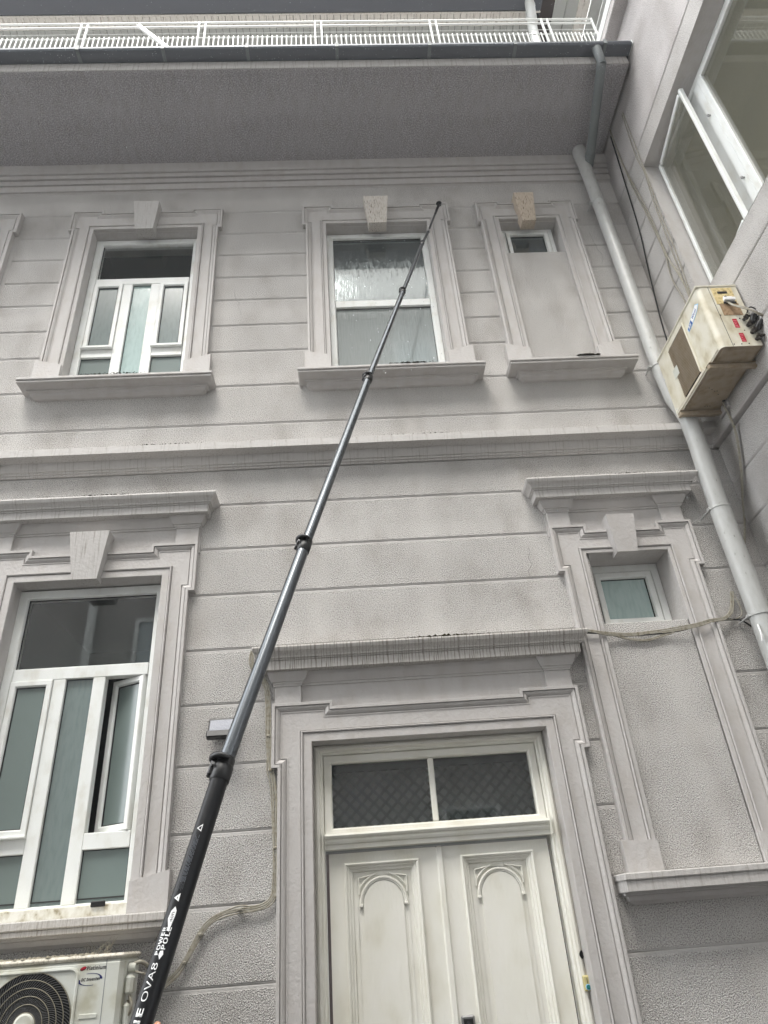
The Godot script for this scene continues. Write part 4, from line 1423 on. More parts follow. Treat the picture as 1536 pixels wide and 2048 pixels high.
	# brackets
	for z in [[0.835, 3.03], [0.30, 3.03]]:
		var b := st()
		bx(b, x0 - 0.03, y0 - 0.05, z[0] - 0.018, z[1] + 0.01, y0 - 0.011, z[0] + 0.018, 0.004)
		bx(b, x0 - 0.03, y0 - 0.0105, z[0] - 0.03, z[1] + 0.01, y0 - 0.0065, z[0] + 0.03, 0.001)
		obj("bracket_arm", make(b), M.ac_under, a)
	s = st()
	bx(s, 3.006, y0 - 0.06, 0.26, 3.0295, y0 + 0.02, 0.42, 0.003)
	obj("bracket_plate", make(s), M.trim, a)
	s = st()
	disc(s, Vector3(2.985, y0 - 0.008, 0.42), Vector3(0, -1, 0), 0.012, 0.003, 12)
	for q in [[2.80, 0.58], [2.83, 0.56], [2.86, 0.54], [2.88, 0.54], [2.905, 0.5], [2.86, 0.36], [2.88, 0.36], [2.9, 0.36]]:
		disc(s, Vector3(q[0], y0 - 0.008, q[1]), Vector3(0, -1, 0), 0.004, 0.002, 6)
	obj("drain_hole", make(s), M.ink, a)

func build_lower_ac() -> void:
	var a := thing("air_conditioner", "white air conditioner with round fan grille below the open window", "air conditioner", Vector3(-1.61, 1.04, 0.27))
	var x0 := -2.0
	var x1 := -1.215
	var y0 := 1.04
	var y1 := 1.655
	var zf := 0.42
	var s := st()
	bx(s, x0, y0, 0.12, x1, y1 - 0.02, zf, 0.02)
	obj("casing", make(s), M.ac_white, a)
	s = st()
	bx(s, x0 - 0.004, y1 - 0.024, 0.115, x1 + 0.004, y1, zf + 0.006, 0.01)
	obj("lid", make(s), M.ac_top, a)
	# raised square round the fan with rounded corner
	var c := Vector3(-1.655, 1.385, zf)
	s = st()
	var sq := []
	for q in [[-1.93, 1.605, 2], [-1.428, 1.605, 1], [-1.428, 1.12, 0], [-1.93, 1.12, 3]]:
		for k in 6:
			var f: float = [PI * 1.5, 0.0, PI * 0.5, PI][q[2]] + PI * 0.5 * (1.0 - k / 5.0)
			var ccx: float = q[0] + (0.045 if q[0] < -1.6 else -0.045)
			var ccy: float = q[1] + (-0.045 if q[1] > 1.4 else 0.045)
			var dirx := -1.0 if q[0] < -1.6 else 1.0
			var diry := 1.0 if q[1] > 1.4 else -1.0
			var g := PI * 0.5 * k / 5.0
			if q[2] == 2 or q[2] == 0:
				sq.append(Vector2(ccx + dirx * 0.045 * cos(g), ccy + diry * 0.045 * sin(g)))
			else:
				sq.append(Vector2(ccx + dirx * 0.045 * sin(g), ccy + diry * 0.045 * cos(g)))
	sweep(s, sq, true, [Vector2(-0.004, zf - 0.002), Vector2(-0.002, zf + 0.008), Vector2(0.006, zf + 0.010), Vector2(0.012, zf + 0.006), Vector2(0.014, zf + 0.001)])
	obj("fan_surround", make(s), M.ac_white, a)
	# fan recess, blades, grille
	s = st()
	disc(s, c + Vector3(0, 0, 0.0005), Vector3(0, 0, 1), 0.216, 0.001, 48)
	var fo := obj("fan_opening", make(s), M.dark, a)
	for k in 6:
		s = st()
		var r := 0.052 + 0.0325 * k
		var pts := []
		for i in 49:
			pts.append(c + Vector3(cos(TAU * i / 48.0) * r, sin(TAU * i / 48.0) * r, 0.016 - 0.010 * (r / 0.22) * (r / 0.22)))
		tube(s, pts, [0.0021], 6, false)
		obj("grille_ring", make(s), M.straw, fo)
	s = st()
	for k in 88:
		var f := TAU * k / 88.0
		var pts := []
		for i in 9:
			var r := 0.05 + 0.166 * i / 8.0
			var g := f - 0.75 * (r - 0.05) / 0.166
			pts.append(c + Vector3(cos(g) * r, sin(g) * r, 0.014 - 0.010 * (r / 0.22) * (r / 0.22)))
		tube(s, pts, [0.0016], 4, false)
	obj("grille_spokes", make(s), M.spoke, fo)
	s = st()
	tube(s, [c + Vector3(0, 0, 0.004), c + Vector3(0, 0, 0.018), c + Vector3(0, 0, 0.021)], [0.052, 0.050, 0.040], 32)
	obj("fan_hub", make(s), M.ac_white, fo)
	# panel seam, handle slot, logos
	s = st()
	bx(s, -1.300, y0, zf - 0.001, -1.2975, y1 - 0.024, zf + 0.0008)
	obj("seam", make(s), M.faint, a)
	s = st()
	bx(s, -1.405, 1.392, zf - 0.001, -1.317, 1.412, zf + 0.004, 0.0035)
	obj("handle_slot", make(s), M.ac_white, a)
	var fz := Transform3D(Basis(), Vector3(0, 0, zf + 0.0006))
	var e := []
	var e2 := []
	for k in 20:
		var f := TAU * k / 20.0
		e.append(Vector2(-1.4105 + cos(f) * 0.0155 + sin(f) * 0.002, 1.598 + sin(f) * 0.0085 + cos(f) * 0.003))
		e2.append(Vector2(-1.4095 + cos(f) * 0.0125 + sin(f) * 0.002, 1.6005 + sin(f) * 0.0055 + cos(f) * 0.0025))
	obj("logo_dark", flat_poly(e, fz, 0.0006), M.red_dark, a)
	obj("logo_red", flat_poly(e2, fz.translated_local(Vector3(0, 0, 0.0007)), 0.0005), M.red, a)
	obj("lettering", placed_text("Platinium", 0.0155, Transform3D(Basis(), Vector3(-1.346, 1.598, zf + 0.0006)), 0.0006, 0.95), M.ink, a)
	obj("lettering", placed_text("DC Inverter", 0.013, Transform3D(Basis(Vector3(1, 0.02, 0), Vector3(0.22, 1, 0), Vector3(0, 0, 1)), Vector3(-1.368, 1.5515, zf + 0.0006)), 0.0006, 0.92), M.ink, a)
	var sw := []
	for k in 13:
		var f := -0.15 + 2.05 * k / 12.0
		sw.append(Vector2(-1.372 + cos(f) * 0.060, 1.5535 + sin(f) * 0.0235))
	for k in 13:
		var f := 1.90 - 2.0 * k / 12.0
		sw.append(Vector2(-1.372 + cos(f) * (0.059 - 0.013 * k / 12.0), 1.5535 + sin(f) * 0.0215))
	obj("swoosh", flat_poly(sw, fz, 0.0006), M.navy, a)
	var sw2 := []
	for p in sw:
		sw2.append(Vector2(-2.744 - p.x, 3.102 - p.y))
	obj("swoosh", flat_poly(sw2, fz, 0.0006), M.navy, a)
	# service valves at the right end
	s = st()
	tube(s, [Vector3(x1 + 0.002, 1.585, 0.33), Vector3(x1 + 0.04, 1.585, 0.33)], [0.022], 12)
	bx(s, x1, 1.472, 0.30, x1 + 0.042, 1.556, 0.38, 0.012)
	bx(s, x1, 1.06, 0.30, x1 + 0.034, 1.44, 0.375, 0.012)
	obj("valve_cover", make(s), M.ac_white, a)
	s = st()
	tube(s, curve([Vector3(x1 + 0.03, 1.60, 0.33), Vector3(x1 + 0.06, 1.607, 0.33), Vector3(x1 + 0.085, 1.59, 0.30), Vector3(x1 + 0.11, 1.56, 0.25)], 5), [0.010], 8)
	tube(s, curve([Vector3(x1 + 0.03, 1.57, 0.33), Vector3(x1 + 0.06, 1.56, 0.34), Vector3(x1 + 0.1, 1.545, 0.28)], 5), [0.006], 8)
	obj("hose", make(s), M.cable, a)
	s = st()
	tube(s, curve([Vector3(x1 + 0.025, 1.47, 0.36), Vector3(x1 + 0.045, 1.43, 0.37), Vector3(x1 + 0.03, 1.39, 0.36), Vector3(x1 + 0.02, 1.45, 0.35)], 6), [0.007], 8)
	obj("hose", make(s), M.cable, a)
	for x in [-1.88, -1.34]:
		s = st()
		bx(s, x - 0.02, y0 - 0.045, 0.0, x + 0.02, y0 - 0.001, 0.44, 0.003)
		obj("bracket_arm", make(s), M.steel, a)
	# dry debris and straws on the lid
	s = st()
	for k in 150:
		var p := Vector3(rng.randf_range(x0, x1 - 0.14), y1, rng.randf_range(0.2, zf))
		var r := rng.randf_range(0.003, 0.010)
		var t := p + Vector3(0, r * 1.2, 0)
		for j in 5:
			var f0 := TAU * j / 5.0
			var f1 := TAU * (j + 1) / 5.0
			tri(s, p + Vector3(cos(f0) * r * 1.6, 0, sin(f0) * r), t, p + Vector3(cos(f1) * r * 1.6, 0, sin(f1) * r))
	var mo := obj("debris", make(s), M.straw, self, "crumbly dry debris on the lid of the white air conditioner")
	mo.set_meta("category", "debris")
	mo.set_meta("kind", "stuff")
	s = st()
	for k in 16:
		var p := Vector3(-1.37 + rng.randf_range(-0.06, 0.05), y1, rng.randf_range(0.3, 0.4))
		var q := p + Vector3(rng.randf_range(-0.05, 0.07), rng.randf_range(0.03, 0.075), rng.randf_range(-0.02, 0.02))
		tube(s, [p, (p + q) * 0.5 + Vector3(0.006, 0.008, 0), q], [0.0011, 0.001, 0.0006], 4, false)
	mo = obj("straw", make(s), M.straw, self, "thin dry grass straws sprouting on the white air conditioner")
	mo.set_meta("category", "straw")
	mo.set_meta("kind", "stuff")

func build_cables() -> void:
	var x := 3.018
	var t := thing("cable_bundle", "pale cables running down the side wall beside the large window", "cables", Vector3(3.02, 5.6, 0.5))
	cable_run(t, [Vector3(x, 8.66, 0.63), Vector3(x, 7.97, 0.597), Vector3(x, 7.69, 0.588), Vector3(x, 7.1, 0.552), Vector3(x, 6.7, 0.546), Vector3(x, 6.14, 0.504), Vector3(x, 5.66, 0.48)], 1, 0.002, 0.0048, M.cable)
	cable_run(t, [Vector3(x, 8.66, 0.605), Vector3(x, 8.04, 0.553), Vector3(x, 7.72, 0.571), Vector3(x, 7.36, 0.532), Vector3(x, 6.75, 0.50), Vector3(x, 6.14, 0.47), Vector3(x, 5.66, 0.44)], 1, 0.002, 0.0048, M.cable)
	cable_run(t, [Vector3(x, 8.84, 0.335), Vector3(x, 8.215, 0.32), Vector3(x, 7.707, 0.373), Vector3(x, 7.222, 0.407), Vector3(x, 6.737, 0.41), Vector3(x, 6.396, 0.465), Vector3(x, 6.137, 0.476), Vector3(x, 5.66, 0.46)], 2, 0.006, 0.0047, M.cable)
	cable_run(t, [Vector3(x, 8.80, 0.331), Vector3(x, 7.95, 0.322), Vector3(x, 7.399, 0.362), Vector3(x, 6.797, 0.391), Vector3(x, 6.492, 0.354), Vector3(x, 6.146, 0.396), Vector3(x, 5.66, 0.40)], 2, 0.008, 0.0046, M.cable)
	var tb := thing("black_cable", "single black cable slanting down the side wall near the corner", "cable", Vector3(3.02, 5.4, 0.1))
	cable_run(tb, [Vector3(x, 8.77, 0.307), Vector3(x, 8.0, 0.234), Vector3(x, 7.4, 0.174), Vector3(x, 6.9, 0.074), Vector3(3.0, 6.4, 0.02), Vector3(2.98, 6.0, 0.012), Vector3(2.96, 5.4, 0.012)], 1, 0.0, 0.0065, M.cable_black)
	var tu := thing("hanging_cables", "thin cables hanging down the corner below the upper air conditioner", "cables", Vector3(3.05, 3.9, 0.1))
	cable_run(tu, [Vector3(2.985, 5.02, 0.40), Vector3(3.05, 4.8, 0.32), Vector3(3.05, 4.52, 0.206), Vector3(3.05, 4.31, 0.085), Vector3(3.045, 4.15, 0.02), Vector3(2.97, 3.93, 0.015), Vector3(2.93, 3.8, 0.015)], 3, 0.012, 0.0048, M.cable)
	var tr := thing("cable_run", "sagging old cable bundle strung below the small ground-floor window", "cables", Vector3(2.0, 3.3, 0.06))
	cable_run(tr, [Vector3(1.50, 3.345, 0.05), Vector3(1.631, 3.335, 0.062), Vector3(1.77, 3.313, 0.05), Vector3(1.93, 3.302, 0.035), Vector3(2.06, 3.306, 0.035), Vector3(2.2, 3.308, 0.045), Vector3(2.40, 3.329, 0.062), Vector3(2.512, 3.355, 0.062), Vector3(2.62, 3.378, 0.04), Vector3(2.70, 3.44, 0.03), Vector3(2.755, 3.58, 0.03)], 4, 0.005, 0.0046, M.cable)
	cable_run(tr, [Vector3(1.80, 3.305, 0.045), Vector3(1.90, 3.272, 0.035), Vector3(2.024, 3.255, 0.03), Vector3(2.134, 3.275, 0.035), Vector3(2.23, 3.30, 0.045)], 2, 0.004, 0.005, M.cable)
	cable_run(tr, [Vector3(1.50, 3.34, 0.04), Vector3(1.7, 3.318, 0.05), Vector3(1.9, 3.294, 0.03), Vector3(2.25, 3.30, 0.045), Vector3(2.5, 3.348, 0.06), Vector3(2.63, 3.375, 0.03), Vector3(2.74, 3.36, 0.03), Vector3(2.80, 3.31, 0.03)], 1, 0.002, 0.006, M.cable_black)
	cable_run(tr, [Vector3(2.62, 3.372, 0.03), Vector3(2.72, 3.375, 0.03), Vector3(2.77, 3.42, 0.03), Vector3(2.76, 3.54, 0.03)], 1, 0.002, 0.004, M.cable)
	var tl := thing("door_cables", "old cable bundle bending down the wall left of the door to the fan unit", "cables", Vector3(-0.6, 1.5, 0.03))
	cable_run(tl, [Vector3(-0.672, 3.335, 0.04), Vector3(-0.684, 3.26, 0.035), Vector3(-0.64, 3.18, 0.03), Vector3(-0.588, 3.105, 0.03), Vector3(-0.568, 3.0, 0.03), Vector3(-0.563, 2.77, 0.03), Vector3(-0.556, 2.64, 0.03), Vector3(-0.547, 2.56, 0.03), Vector3(-0.528, 2.46, 0.025), Vector3(-0.518, 2.27, 0.025), Vector3(-0.511, 2.12, 0.025), Vector3(-0.507, 1.93, 0.025), Vector3(-0.54, 1.845, 0.028), Vector3(-0.623, 1.817, 0.028), Vector3(-0.708, 1.818, 0.028), Vector3(-0.803, 1.798, 0.028), Vector3(-0.873, 1.765, 0.028), Vector3(-0.923, 1.71, 0.028), Vector3(-1.001, 1.583, 0.03), Vector3(-1.045, 1.532, 0.035), Vector3(-1.12, 1.48, 0.06), Vector3(-1.19, 1.47, 0.15)], 5, 0.006, 0.0047, M.cable)
	for q in [[-0.563, 2.77], [-0.547, 2.56], [-0.511, 2.12], [-0.708, 1.818], [-0.923, 1.71], [-1.001, 1.583]]:
		var s := st()
		bx(s, q[0] - 0.012, q[1] - 0.008, 0.0, q[0] + 0.012, q[1] + 0.008, 0.042, 0.004)
		obj("clip", make(s), M.cable, tl)

func build_small() -> void:
	# floodlight
	var f := thing("floodlight", "small black floodlight fixed to the wall between window and pole", "floodlight", Vector3(-0.86, 2.81, 0.0))
	var t := Transform3D(Basis(Vector3.RIGHT, deg_to_rad(-21)), Vector3(-0.848, 2.822, 0.085))
	var s := st()
	bxt(s, Vector3(-0.085, -0.058, -0.022), Vector3(0.085, 0.068, 0.018), 0.006, t)
	obj("housing", make(s), M.black, f)
	s = st()
	bxt(s, Vector3(-0.074, -0.034, 0.0185), Vector3(0.074, 0.050, 0.0205), 0.001, t)
	obj("front_glass", make(s), M.led, f)
	s = st()
	bxt(s, Vector3(-0.088, -0.078, -0.01), Vector3(0.088, -0.030, 0.034), 0.006, t)
	obj("lower_bezel", make(s), M.black, f)
	for k in 15:
		s = st()
		bxt(s, Vector3(-0.08 + k * 0.0112, -0.045, -0.05), Vector3(-0.0765 + k * 0.0112, 0.072, -0.0225), 0.0, t)
		obj("cooling_fin", make(s), M.black, f)
	s = st()
	bx(s, -0.90, 2.775, 0.0, -0.80, 2.80, 0.012, 0.003)
	bx(s, -0.862, 2.77, 0.0125, -0.838, 2.805, 0.06, 0.003)
	obj("mount", make(s), M.black, f)
	# doorbell
	var b := thing("doorbell", "cream doorbell with a round teal button on the door jamb", "doorbell", Vector3(1.211, 1.33, -0.09))
	s = st()
	bx(s, 1.193, 1.292, -0.098, 1.231, 1.366, -0.062, 0.006)
	obj("plate", make(s), M.bell, b)
	s = st()
	disc(s, Vector3(1.214, 1.312, -0.062), Vector3(0, 0, 1), 0.0145, 0.004, 20)
	obj("bezel", make(s), M.sky_ink, b)
	s = st()
	disc(s, Vector3(1.214, 1.312, -0.058), Vector3(0, 0, 1), 0.011, 0.004, 20)
	obj("button", make(s), M.teal, b)
	s = st()
	bx(s, 1.2125, 1.328, -0.0618, 1.2155, 1.354, -0.061)
	obj("name_slot", make(s), M.ink, b)
	var h := thing("cable_hole", "ragged dark hole broken in the plaster above the doorbell", "hole", Vector3(1.213, 1.46, -0.09))
	s = st()
	var pts := []
	for k in 14:
		var a := TAU * k / 14.0
		pts.append(Vector2(1.213 + cos(a) * 0.011 * rng.randf_range(0.7, 1.3), 1.462 + sin(a) * 0.02 * rng.randf_range(0.7, 1.3)))
	obj("opening", flat_poly(pts, Transform3D(Basis(), Vector3(0, 0, -0.077)), 0.0012), M.dark, h)
	# louvre box at the right edge
	var v := thing("vent_louvre", "small louvred vent box at the wall corner beside the downpipe", "vent", Vector3(2.95, 2.97, 0.0))
	s = st()
	bx(s, 2.90, 2.80, 0.0, 3.06, 3.10, 0.10, 0.006)
	obj("box", make(s), M.plug, v)
	for k in 8:
		s = st()
		bx(s, 2.895, 2.82 + k * 0.034, 0.02, 3.05, 2.832 + k * 0.034, 0.12, 0.002)
		obj("slat", make(s), M.ac_under, v)
	# hairline cracks in the render
	for c in [[-0.95, 6.9, 0.10, -0.35, 9], [2.62, 7.6, 0.04, -0.5, 8], [1.36, 4.05, -0.05, -0.3, 6]]:
		s = st()
		var cp := []
		for k in int(c[4]):
			cp.append(Vector3(c[0] + c[2] * k / c[4] + rng.randf_range(-0.018, 0.018), c[1] + c[3] * k / c[4], 0.0008 if c[0] != 2.02 else 0.0128))
		tube(s, cp, [0.0008], 4, false)
		obj("hairline_crack", make(s), M.dark, house)
	# moss and dirt on ledges
	moss_patch("dark moss tufts on the blind upper window's sill at right", 2.03, 2.24, 5.766, 0.188, 120, 0.011)
	moss_patch("dark moss line on the sill of the wet centre window", 0.42, 0.82, 5.755, 0.187, 110, 0.007)
	moss_patch("dark specks of moss on the sill under the upper left window", -2.2, -1.6, 5.755, 0.187, 100, 0.006)
	moss_patch("reddish dark moss along the hood over the front door", 0.30, 0.95, 3.314, 0.175, 190, 0.009)
	moss_patch("dark moss on the hood over the ground-floor left window", -2.0, -1.55, 4.558, 0.175, 90, 0.010)
	moss_patch("dark crust on the hood over the small right window", 2.0, 2.4, 4.541, 0.175, 100, 0.008)
	moss_patch("moss specks on the string course left of the pole", -1.75, -1.1, 5.058, 0.11, 60, 0.007)
	moss_patch("moss specks on the string course right of the pole", 0.3, 0.9, 5.058, 0.11, 60, 0.006)
	# spray dripping from the washed window
	var mm := MultiMesh.new()
	mm.transform_format = MultiMesh.TRANSFORM_3D
	var sp := SphereMesh.new()
	sp.radius = 0.5
	sp.height = 1.0
	sp.radial_segments = 8
	sp.rings = 5
	mm.mesh = sp
	mm.instance_count = 4200
	for k in 4200:
		var p := Vector3(rng.randfn(0.45, 0.55), rng.randf_range(4.9, 8.0), rng.randf_range(0.08, 0.5))
		if k > 170:
			p = Vector3(rng.randf_range(-2.2, 2.6), rng.randf_range(3.0, 8.6), rng.randf_range(0.1, 0.9))
		var r := rng.randf_range(0.003, 0.0065)
		if k > 260:
			p = Vector3(rng.randf_range(-3.2, 2.7), rng.randf_range(7.2, 8.75), rng.randf_range(0.2, 1.9))
			r = rng.randf_range(0.0016, 0.0034)
		mm.set_instance_transform(k, Transform3D(Basis.from_scale(Vector3(r, r * rng.randf_range(1.2, 4.0), r)), p))
	var mi := MultiMeshInstance3D.new()
	mi.name = "water_drops"
	mi.multimesh = mm
	mi.material_override = M.drop
	mi.set_meta("kind", "stuff")
	mi.set_meta("label", "falling water drops in front of the washed window")
	mi.set_meta("category", "water")
	add_child(mi)

func build_pole() -> void:
	var P := [Vector3(-0.769, 0.477, 2.832), Vector3(-0.437, 2.143, 2.217), Vector3(-0.189, 3.141, 1.862), Vector3(0.175, 4.553, 1.354), Vector3(0.514, 5.829, 0.891), Vector3(0.788, 6.845, 0.525), Vector3(0.883, 7.166, 0.408), Vector3(1.094, 7.962, 0.12)]
	var R := [0.0285, 0.0258, 0.0230, 0.0192, 0.0148, 0.0118, 0.0100]
	var t := thing("telescopic_pole", "long telescopic cleaning pole, black at the base and grey above", "cleaning pole", P[0])
	var ax := ((P[1] as Vector3) - (P[0] as Vector3)).normalized()
	var eye := Vector3(0, 1.65, 4.6)
	for i in 7:
		var s := st()
		var d := ((P[i + 1] as Vector3) - (P[i] as Vector3)).normalized()
		tube(s, [(P[i] as Vector3) - d * (0.05 if i > 0 else 0.0), ((P[i] as Vector3) + (P[i + 1] as Vector3)) * 0.5, P[i + 1]], [R[i]], 28)
		obj("base_section" if i == 0 else "pole_section", make(s), M.black_tube if i == 0 else M.carbon, t)
	# clamps
	for i in range(1, 7):
		var c: Vector3 = P[i]
		var d := ((P[i] as Vector3) - (P[i - 1] as Vector3)).normalized()
		var r: float = R[i - 1]
		var to := (eye - c)
		to = (to - d * to.dot(d)).normalized()
		var side := d.cross(to).normalized()
		var k := r / 0.0285
		if i == 6:
			var s6 := st()
			tube(s6, [c - d * 0.03, c - d * 0.01, c + d * 0.03], [r * 1.25, r * 1.35, r * 1.1], 18)
			obj("ferrule", make(s6), M.steel, t)
			continue
		var s := st()
		tube(s, [c - d * 0.052 * k, c - d * 0.048 * k, c + d * 0.0 * k, c + d * 0.006 * k], [r * 1.02, r * 1.14, r * 1.14, r * 1.05], 28)
		tube(s, [c + d * 0.004 * k, c + d * 0.03 * k, c + d * 0.034 * k], [r * 1.05, r * 1.08, r * 0.98], 28)
		# pinch block towards the left of the picture
		var tr := Transform3D(Basis(-side, d, to), c)
		var lever_side := side
		if lever_side.x > 0: lever_side = -lever_side
		tr = Transform3D(Basis(lever_side, d, d.cross(lever_side).normalized() * -1.0), c)
		bxt(s, Vector3(r * 0.8, -0.040 * k, -0.010 * k), Vector3(r * 1.55, 0.022 * k, 0.018 * k), 0.004 * k, tr)
		var cl := obj("clamp", make(s), M.black, t)
		s = st()
		# curved cam lever hugging the tube
		var lp := []
		for j in 9:
			var a := -0.5 + 2.3 * j / 8.0
			lp.append(c + d * (0.018 + 0.004 * sin(j * 0.5)) * k + (lever_side * cos(a) + to * sin(a)) * r * (1.55 - 0.02 * j))
		tube(s, lp, [0.007 * k, 0.010 * k, 0.012 * k, 0.012 * k, 0.011 * k, 0.011 * k, 0.010 * k, 0.008 * k, 0.006 * k], 10)
		obj("cam_lever", make(s), M.black, cl)
		s = st()
		tube(s, [c - d * 0.008 * k + lever_side * r * 1.25 + to * r * 0.5, c - d * 0.008 * k + lever_side * r * 1.25 + to * r * 0.95], [0.005 * k], 10)
		obj("bolt", make(s), M.steel, cl)
	# black foot at the tip
	var tip: Vector3 = P[7]
	var td := ((P[7] as Vector3) - (P[6] as Vector3)).normalized()
	var s := st()
	tube(s, [tip - td * 0.34, tip - td * 0.33, tip - td * 0.03, tip], [0.0112, 0.0122, 0.0145, 0.016], 18)
	obj("tip_sleeve", make(s), M.black, t)
	s = st()
	tube(s, [tip - Vector3(0, 0.012, 0), tip + Vector3(0, 0.008, 0), tip + Vector3(0, 0.016, 0)], [0.022, 0.030, 0.026], 20)
	obj("tip_cap", make(s), M.black, t)
	# lettering wrapped round the base section
	var p0 := Vector3(-0.548, 1.583, 2.424)
	var to := (eye - p0)
	to = (to - ax * to.dot(ax)).normalized()
	var left := ax.cross(to).normalized()
	if left.x > 0: left = -left
	var wrap := func(u: float, v: float, rr: float) -> Vector3:
		# u along the pole, v towards the left (up in the lettering)
		var a: float = v / R[0]
		return p0 + ax * u + (to * cos(a) + left * sin(a)) * (R[0] + rr)
	var write := func(txt: String, u: float, v: float, size: float, len_: float, m: Material, bold: bool) -> void:
		var a := text_mesh(txt, size, bold)
		var vv: PackedVector3Array = a[Mesh.ARRAY_VERTEX]
		var lo := 1e9
		var hi := -1e9
		for q in vv:
			lo = minf(lo, q.x); hi = maxf(hi, q.x)
		var ylo := 1e9
		var yhi := -1e9
		for q in vv:
			ylo = minf(ylo, q.y); yhi = maxf(yhi, q.y)
		for i in vv.size():
			vv[i] = wrap.call(u + (vv[i].x - lo) / (hi - lo) * len_, v + ((vv[i].y - ylo) / (yhi - ylo) - 0.5) * size, 0.0004 + (vv[i].z + 0.002) * 0.1)
		a[Mesh.ARRAY_VERTEX] = vv
		var am := ArrayMesh.new()
		am.add_surface_from_arrays(Mesh.PRIMITIVE_TRIANGLES, a)
		var q2 := SurfaceTool.new()
		q2.create_from(am, 0)
		q2.generate_normals()
		obj("lettering", q2.commit(), m, t)
	var shape := func(called: String, pts: Array, m: Material, lift: float) -> void:
		var q3 := st()
		var poly := PackedVector2Array()
		for p in pts: poly.append(p)
		var idx := Geometry2D.triangulate_polygon(poly)
		for i in range(0, idx.size(), 3):
			# split each triangle so that it follows the tube
			var A := poly[idx[i]]
			var B := poly[idx[i + 1]]
			var C := poly[idx[i + 2]]
			var n := 6
			for r1 in n:
				for c1 in n - r1:
					var f := func(x: int, y: int) -> Vector3:
						var w := A + (B - A) * (float(x) / n) + (C - A) * (float(y) / n)
						return wrap.call(w.x, w.y, lift)
					tri(q3, f.call(c1, r1), f.call(c1 + 1, r1), f.call(c1, r1 + 1))
					if c1 + r1 < n - 1:
						tri(q3, f.call(c1 + 1, r1), f.call(c1 + 1, r1 + 1), f.call(c1, r1 + 1))
		obj(called, make(q3), m, t)
	write.call("NE", -0.120, 0.0125, 0.0165, 0.052, M.white, true)
	write.call("OVA8", -0.054, 0.0135, 0.0155, 0.086, M.white, false)
	write.call("POWER", 0.050, 0.0195, 0.0105, 0.068, M.white, true)
	write.call("POLE", 0.064, 0.0065, 0.0120, 0.054, M.white, true)
	shape.call("leaf_mark", [Vector2(0.040, 0.007), Vector2(0.050, 0.0125), Vector2(0.060, 0.0115), Vector2(0.062, 0.004), Vector2(0.053, 0.001)], M.white, 0.0004)
	shape.call("length_tag", [Vector2(0.105, 0.006), Vector2(0.138, 0.0195), Vector2(0.158, 0.017), Vector2(0.170, 0.009), Vector2(0.160, 0.0025), Vector2(0.15, 0.002)], M.white, 0.0004)
	write.call("40ft", 0.131, 0.0098, 0.0075, 0.026, M.black, false)
	shape.call("warning_mark", [Vector2(0.183, 0.0055), Vector2(0.192, 0.0215), Vector2(0.205, 0.0065)], M.white, 0.0004)
	shape.call("warning_mark", [Vector2(0.380, 0.0055), Vector2(0.390, 0.0215), Vector2(0.403, 0.0060)], M.white, 0.0004)
	shape.call("warning_fill", [Vector2(0.3845, 0.0082), Vector2(0.390, 0.0175), Vector2(0.398, 0.0080)], M.black_tube, 0.0007)
	write.call("!", 0.189, 0.0115, 0.0020, 0.0065, M.black, true)
	for k in 4:
		write.call("----- --- ---- -- ----- ---- --- ------ ---", 0.235, 0.0175 - 0.0036 * k, 0.0014, 0.135 - 0.006 * (k % 3), M.faint, false)
	for k in 4:
		write.call("|||||||||||", 0.212 + 0.004 * (k % 2), 0.0178 - 0.0040 * k, 0.0020, 0.028 - 0.004 * (k % 3), M.faint, true)

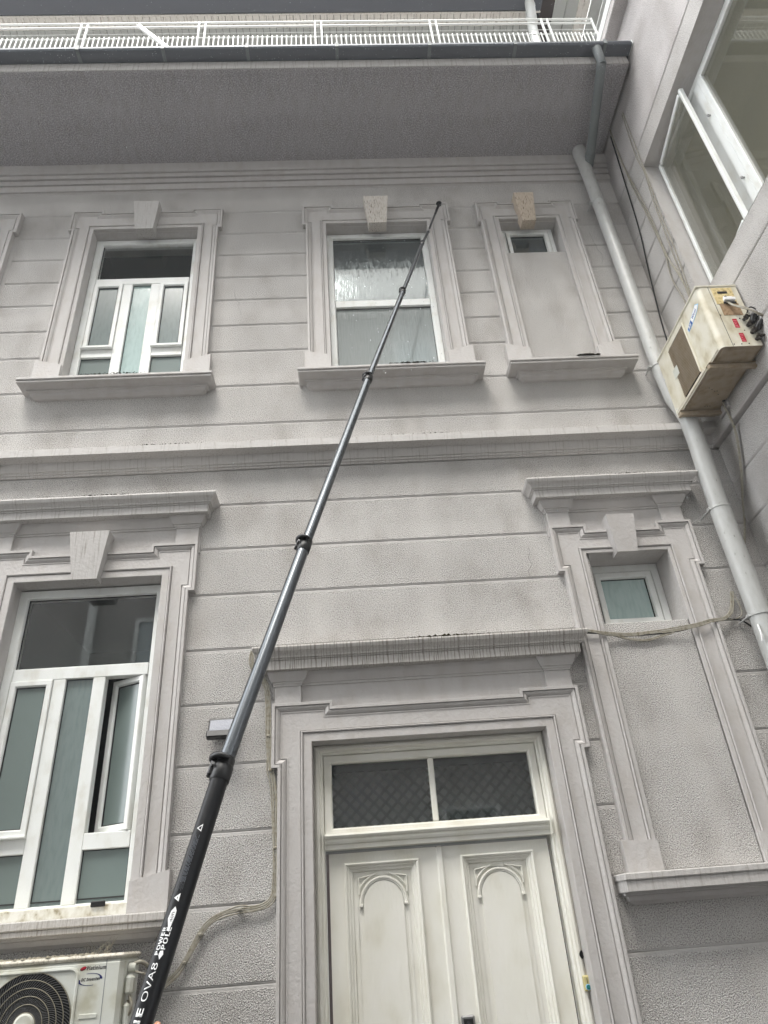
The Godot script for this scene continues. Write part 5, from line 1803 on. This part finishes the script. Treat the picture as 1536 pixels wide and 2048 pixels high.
func build_hand() -> void:
	var p0 := Vector3(-0.548, 1.583, 2.424)
	var ax := Vector3(0.184, 0.922, -0.34).normalized()
	var eye := Vector3(0, 1.65, 4.6)
	var to := (eye - p0)
	to = (to - ax * to.dot(ax)).normalized()
	var rt := ax.cross(to).normalized()
	if rt.x < 0: rt = -rt
	var at := func(u: float, r: float, f: float) -> Vector3:
		return p0 + ax * u + rt * r + to * f
	var t := thing("person", "thumb of a bare hand gripping the base of the pole", "person", Vector3(-0.45, 0.0, 2.5))
	var caps := []
	# palm on the right of the tube
	caps.append([at.call(-0.135, 0.045, -0.012), at.call(-0.20, 0.050, -0.008), 0.018, 0.022])
	caps.append([at.call(-0.150, 0.050, 0.006), at.call(-0.21, 0.056, 0.008), 0.018, 0.022])
	caps.append([at.call(-0.205, 0.054, 0.0), at.call(-0.265, 0.085, 0.01), 0.026, 0.026])
	# thumb lying up along the tube
	caps.append([at.call(-0.205, 0.052, 0.016), at.call(-0.160, 0.047, 0.024), 0.017, 0.0145])
	caps.append([at.call(-0.160, 0.047, 0.024), at.call(-0.120, 0.041, 0.022), 0.0135, 0.0125])
	caps.append([at.call(-0.120, 0.041, 0.022), at.call(-0.094, 0.0385, 0.018), 0.0122, 0.0105])
	# fingers round the back and over the left
	var k := 0
	for u in [-0.132, -0.152, -0.172, -0.191]:
		var l: float = [0.96, 1.0, 0.97, 0.86][k]
		caps.append([at.call(u, 0.044, -0.014), at.call(u - 0.002, 0.020, -0.040), 0.0105, 0.0098])
		caps.append([at.call(u - 0.002, 0.020, -0.040), at.call(u - 0.003, -0.022 * l, -0.036), 0.0098, 0.0090])
		caps.append([at.call(u - 0.003, -0.022 * l, -0.036), at.call(u - 0.002, -0.040, -0.006 * l), 0.0090, 0.0082])
		caps.append([at.call(u - 0.002, -0.040, -0.006 * l), at.call(u, -0.034 * l, 0.018 * l), 0.0082, 0.0074])
		k += 1
	# wrist and forearm going down to the right
	caps.append([at.call(-0.26, 0.082, 0.01), Vector3(-0.40, 1.10, 2.62), 0.026, 0.040])
	var s := st()
	nets(s, caps, 0.004, 0.012)
	obj("body", make(s), M.skin, t)
	s = st()
	# thumb nail
	nets(s, [[at.call(-0.103, 0.041, 0.0285), at.call(-0.092, 0.0395, 0.0245), 0.0055, 0.0048]], 0.0015, 0.003)
	obj("thumb_nail", make(s), mat(Color(0.86, 0.66, 0.58), 0.3), t)
	s = st()
	tube(s, curve([Vector3(-0.428, 1.24, 2.585), Vector3(-0.40, 1.10, 2.62), Vector3(-0.36, 0.98, 2.70), Vector3(-0.26, 0.95, 2.90)], 5), [0.048, 0.050, 0.051, 0.052, 0.053, 0.054, 0.055, 0.056, 0.057, 0.058, 0.058, 0.058, 0.059, 0.059, 0.06, 0.06], 16)
	obj("sleeve", make(s), M.sleeve, t)
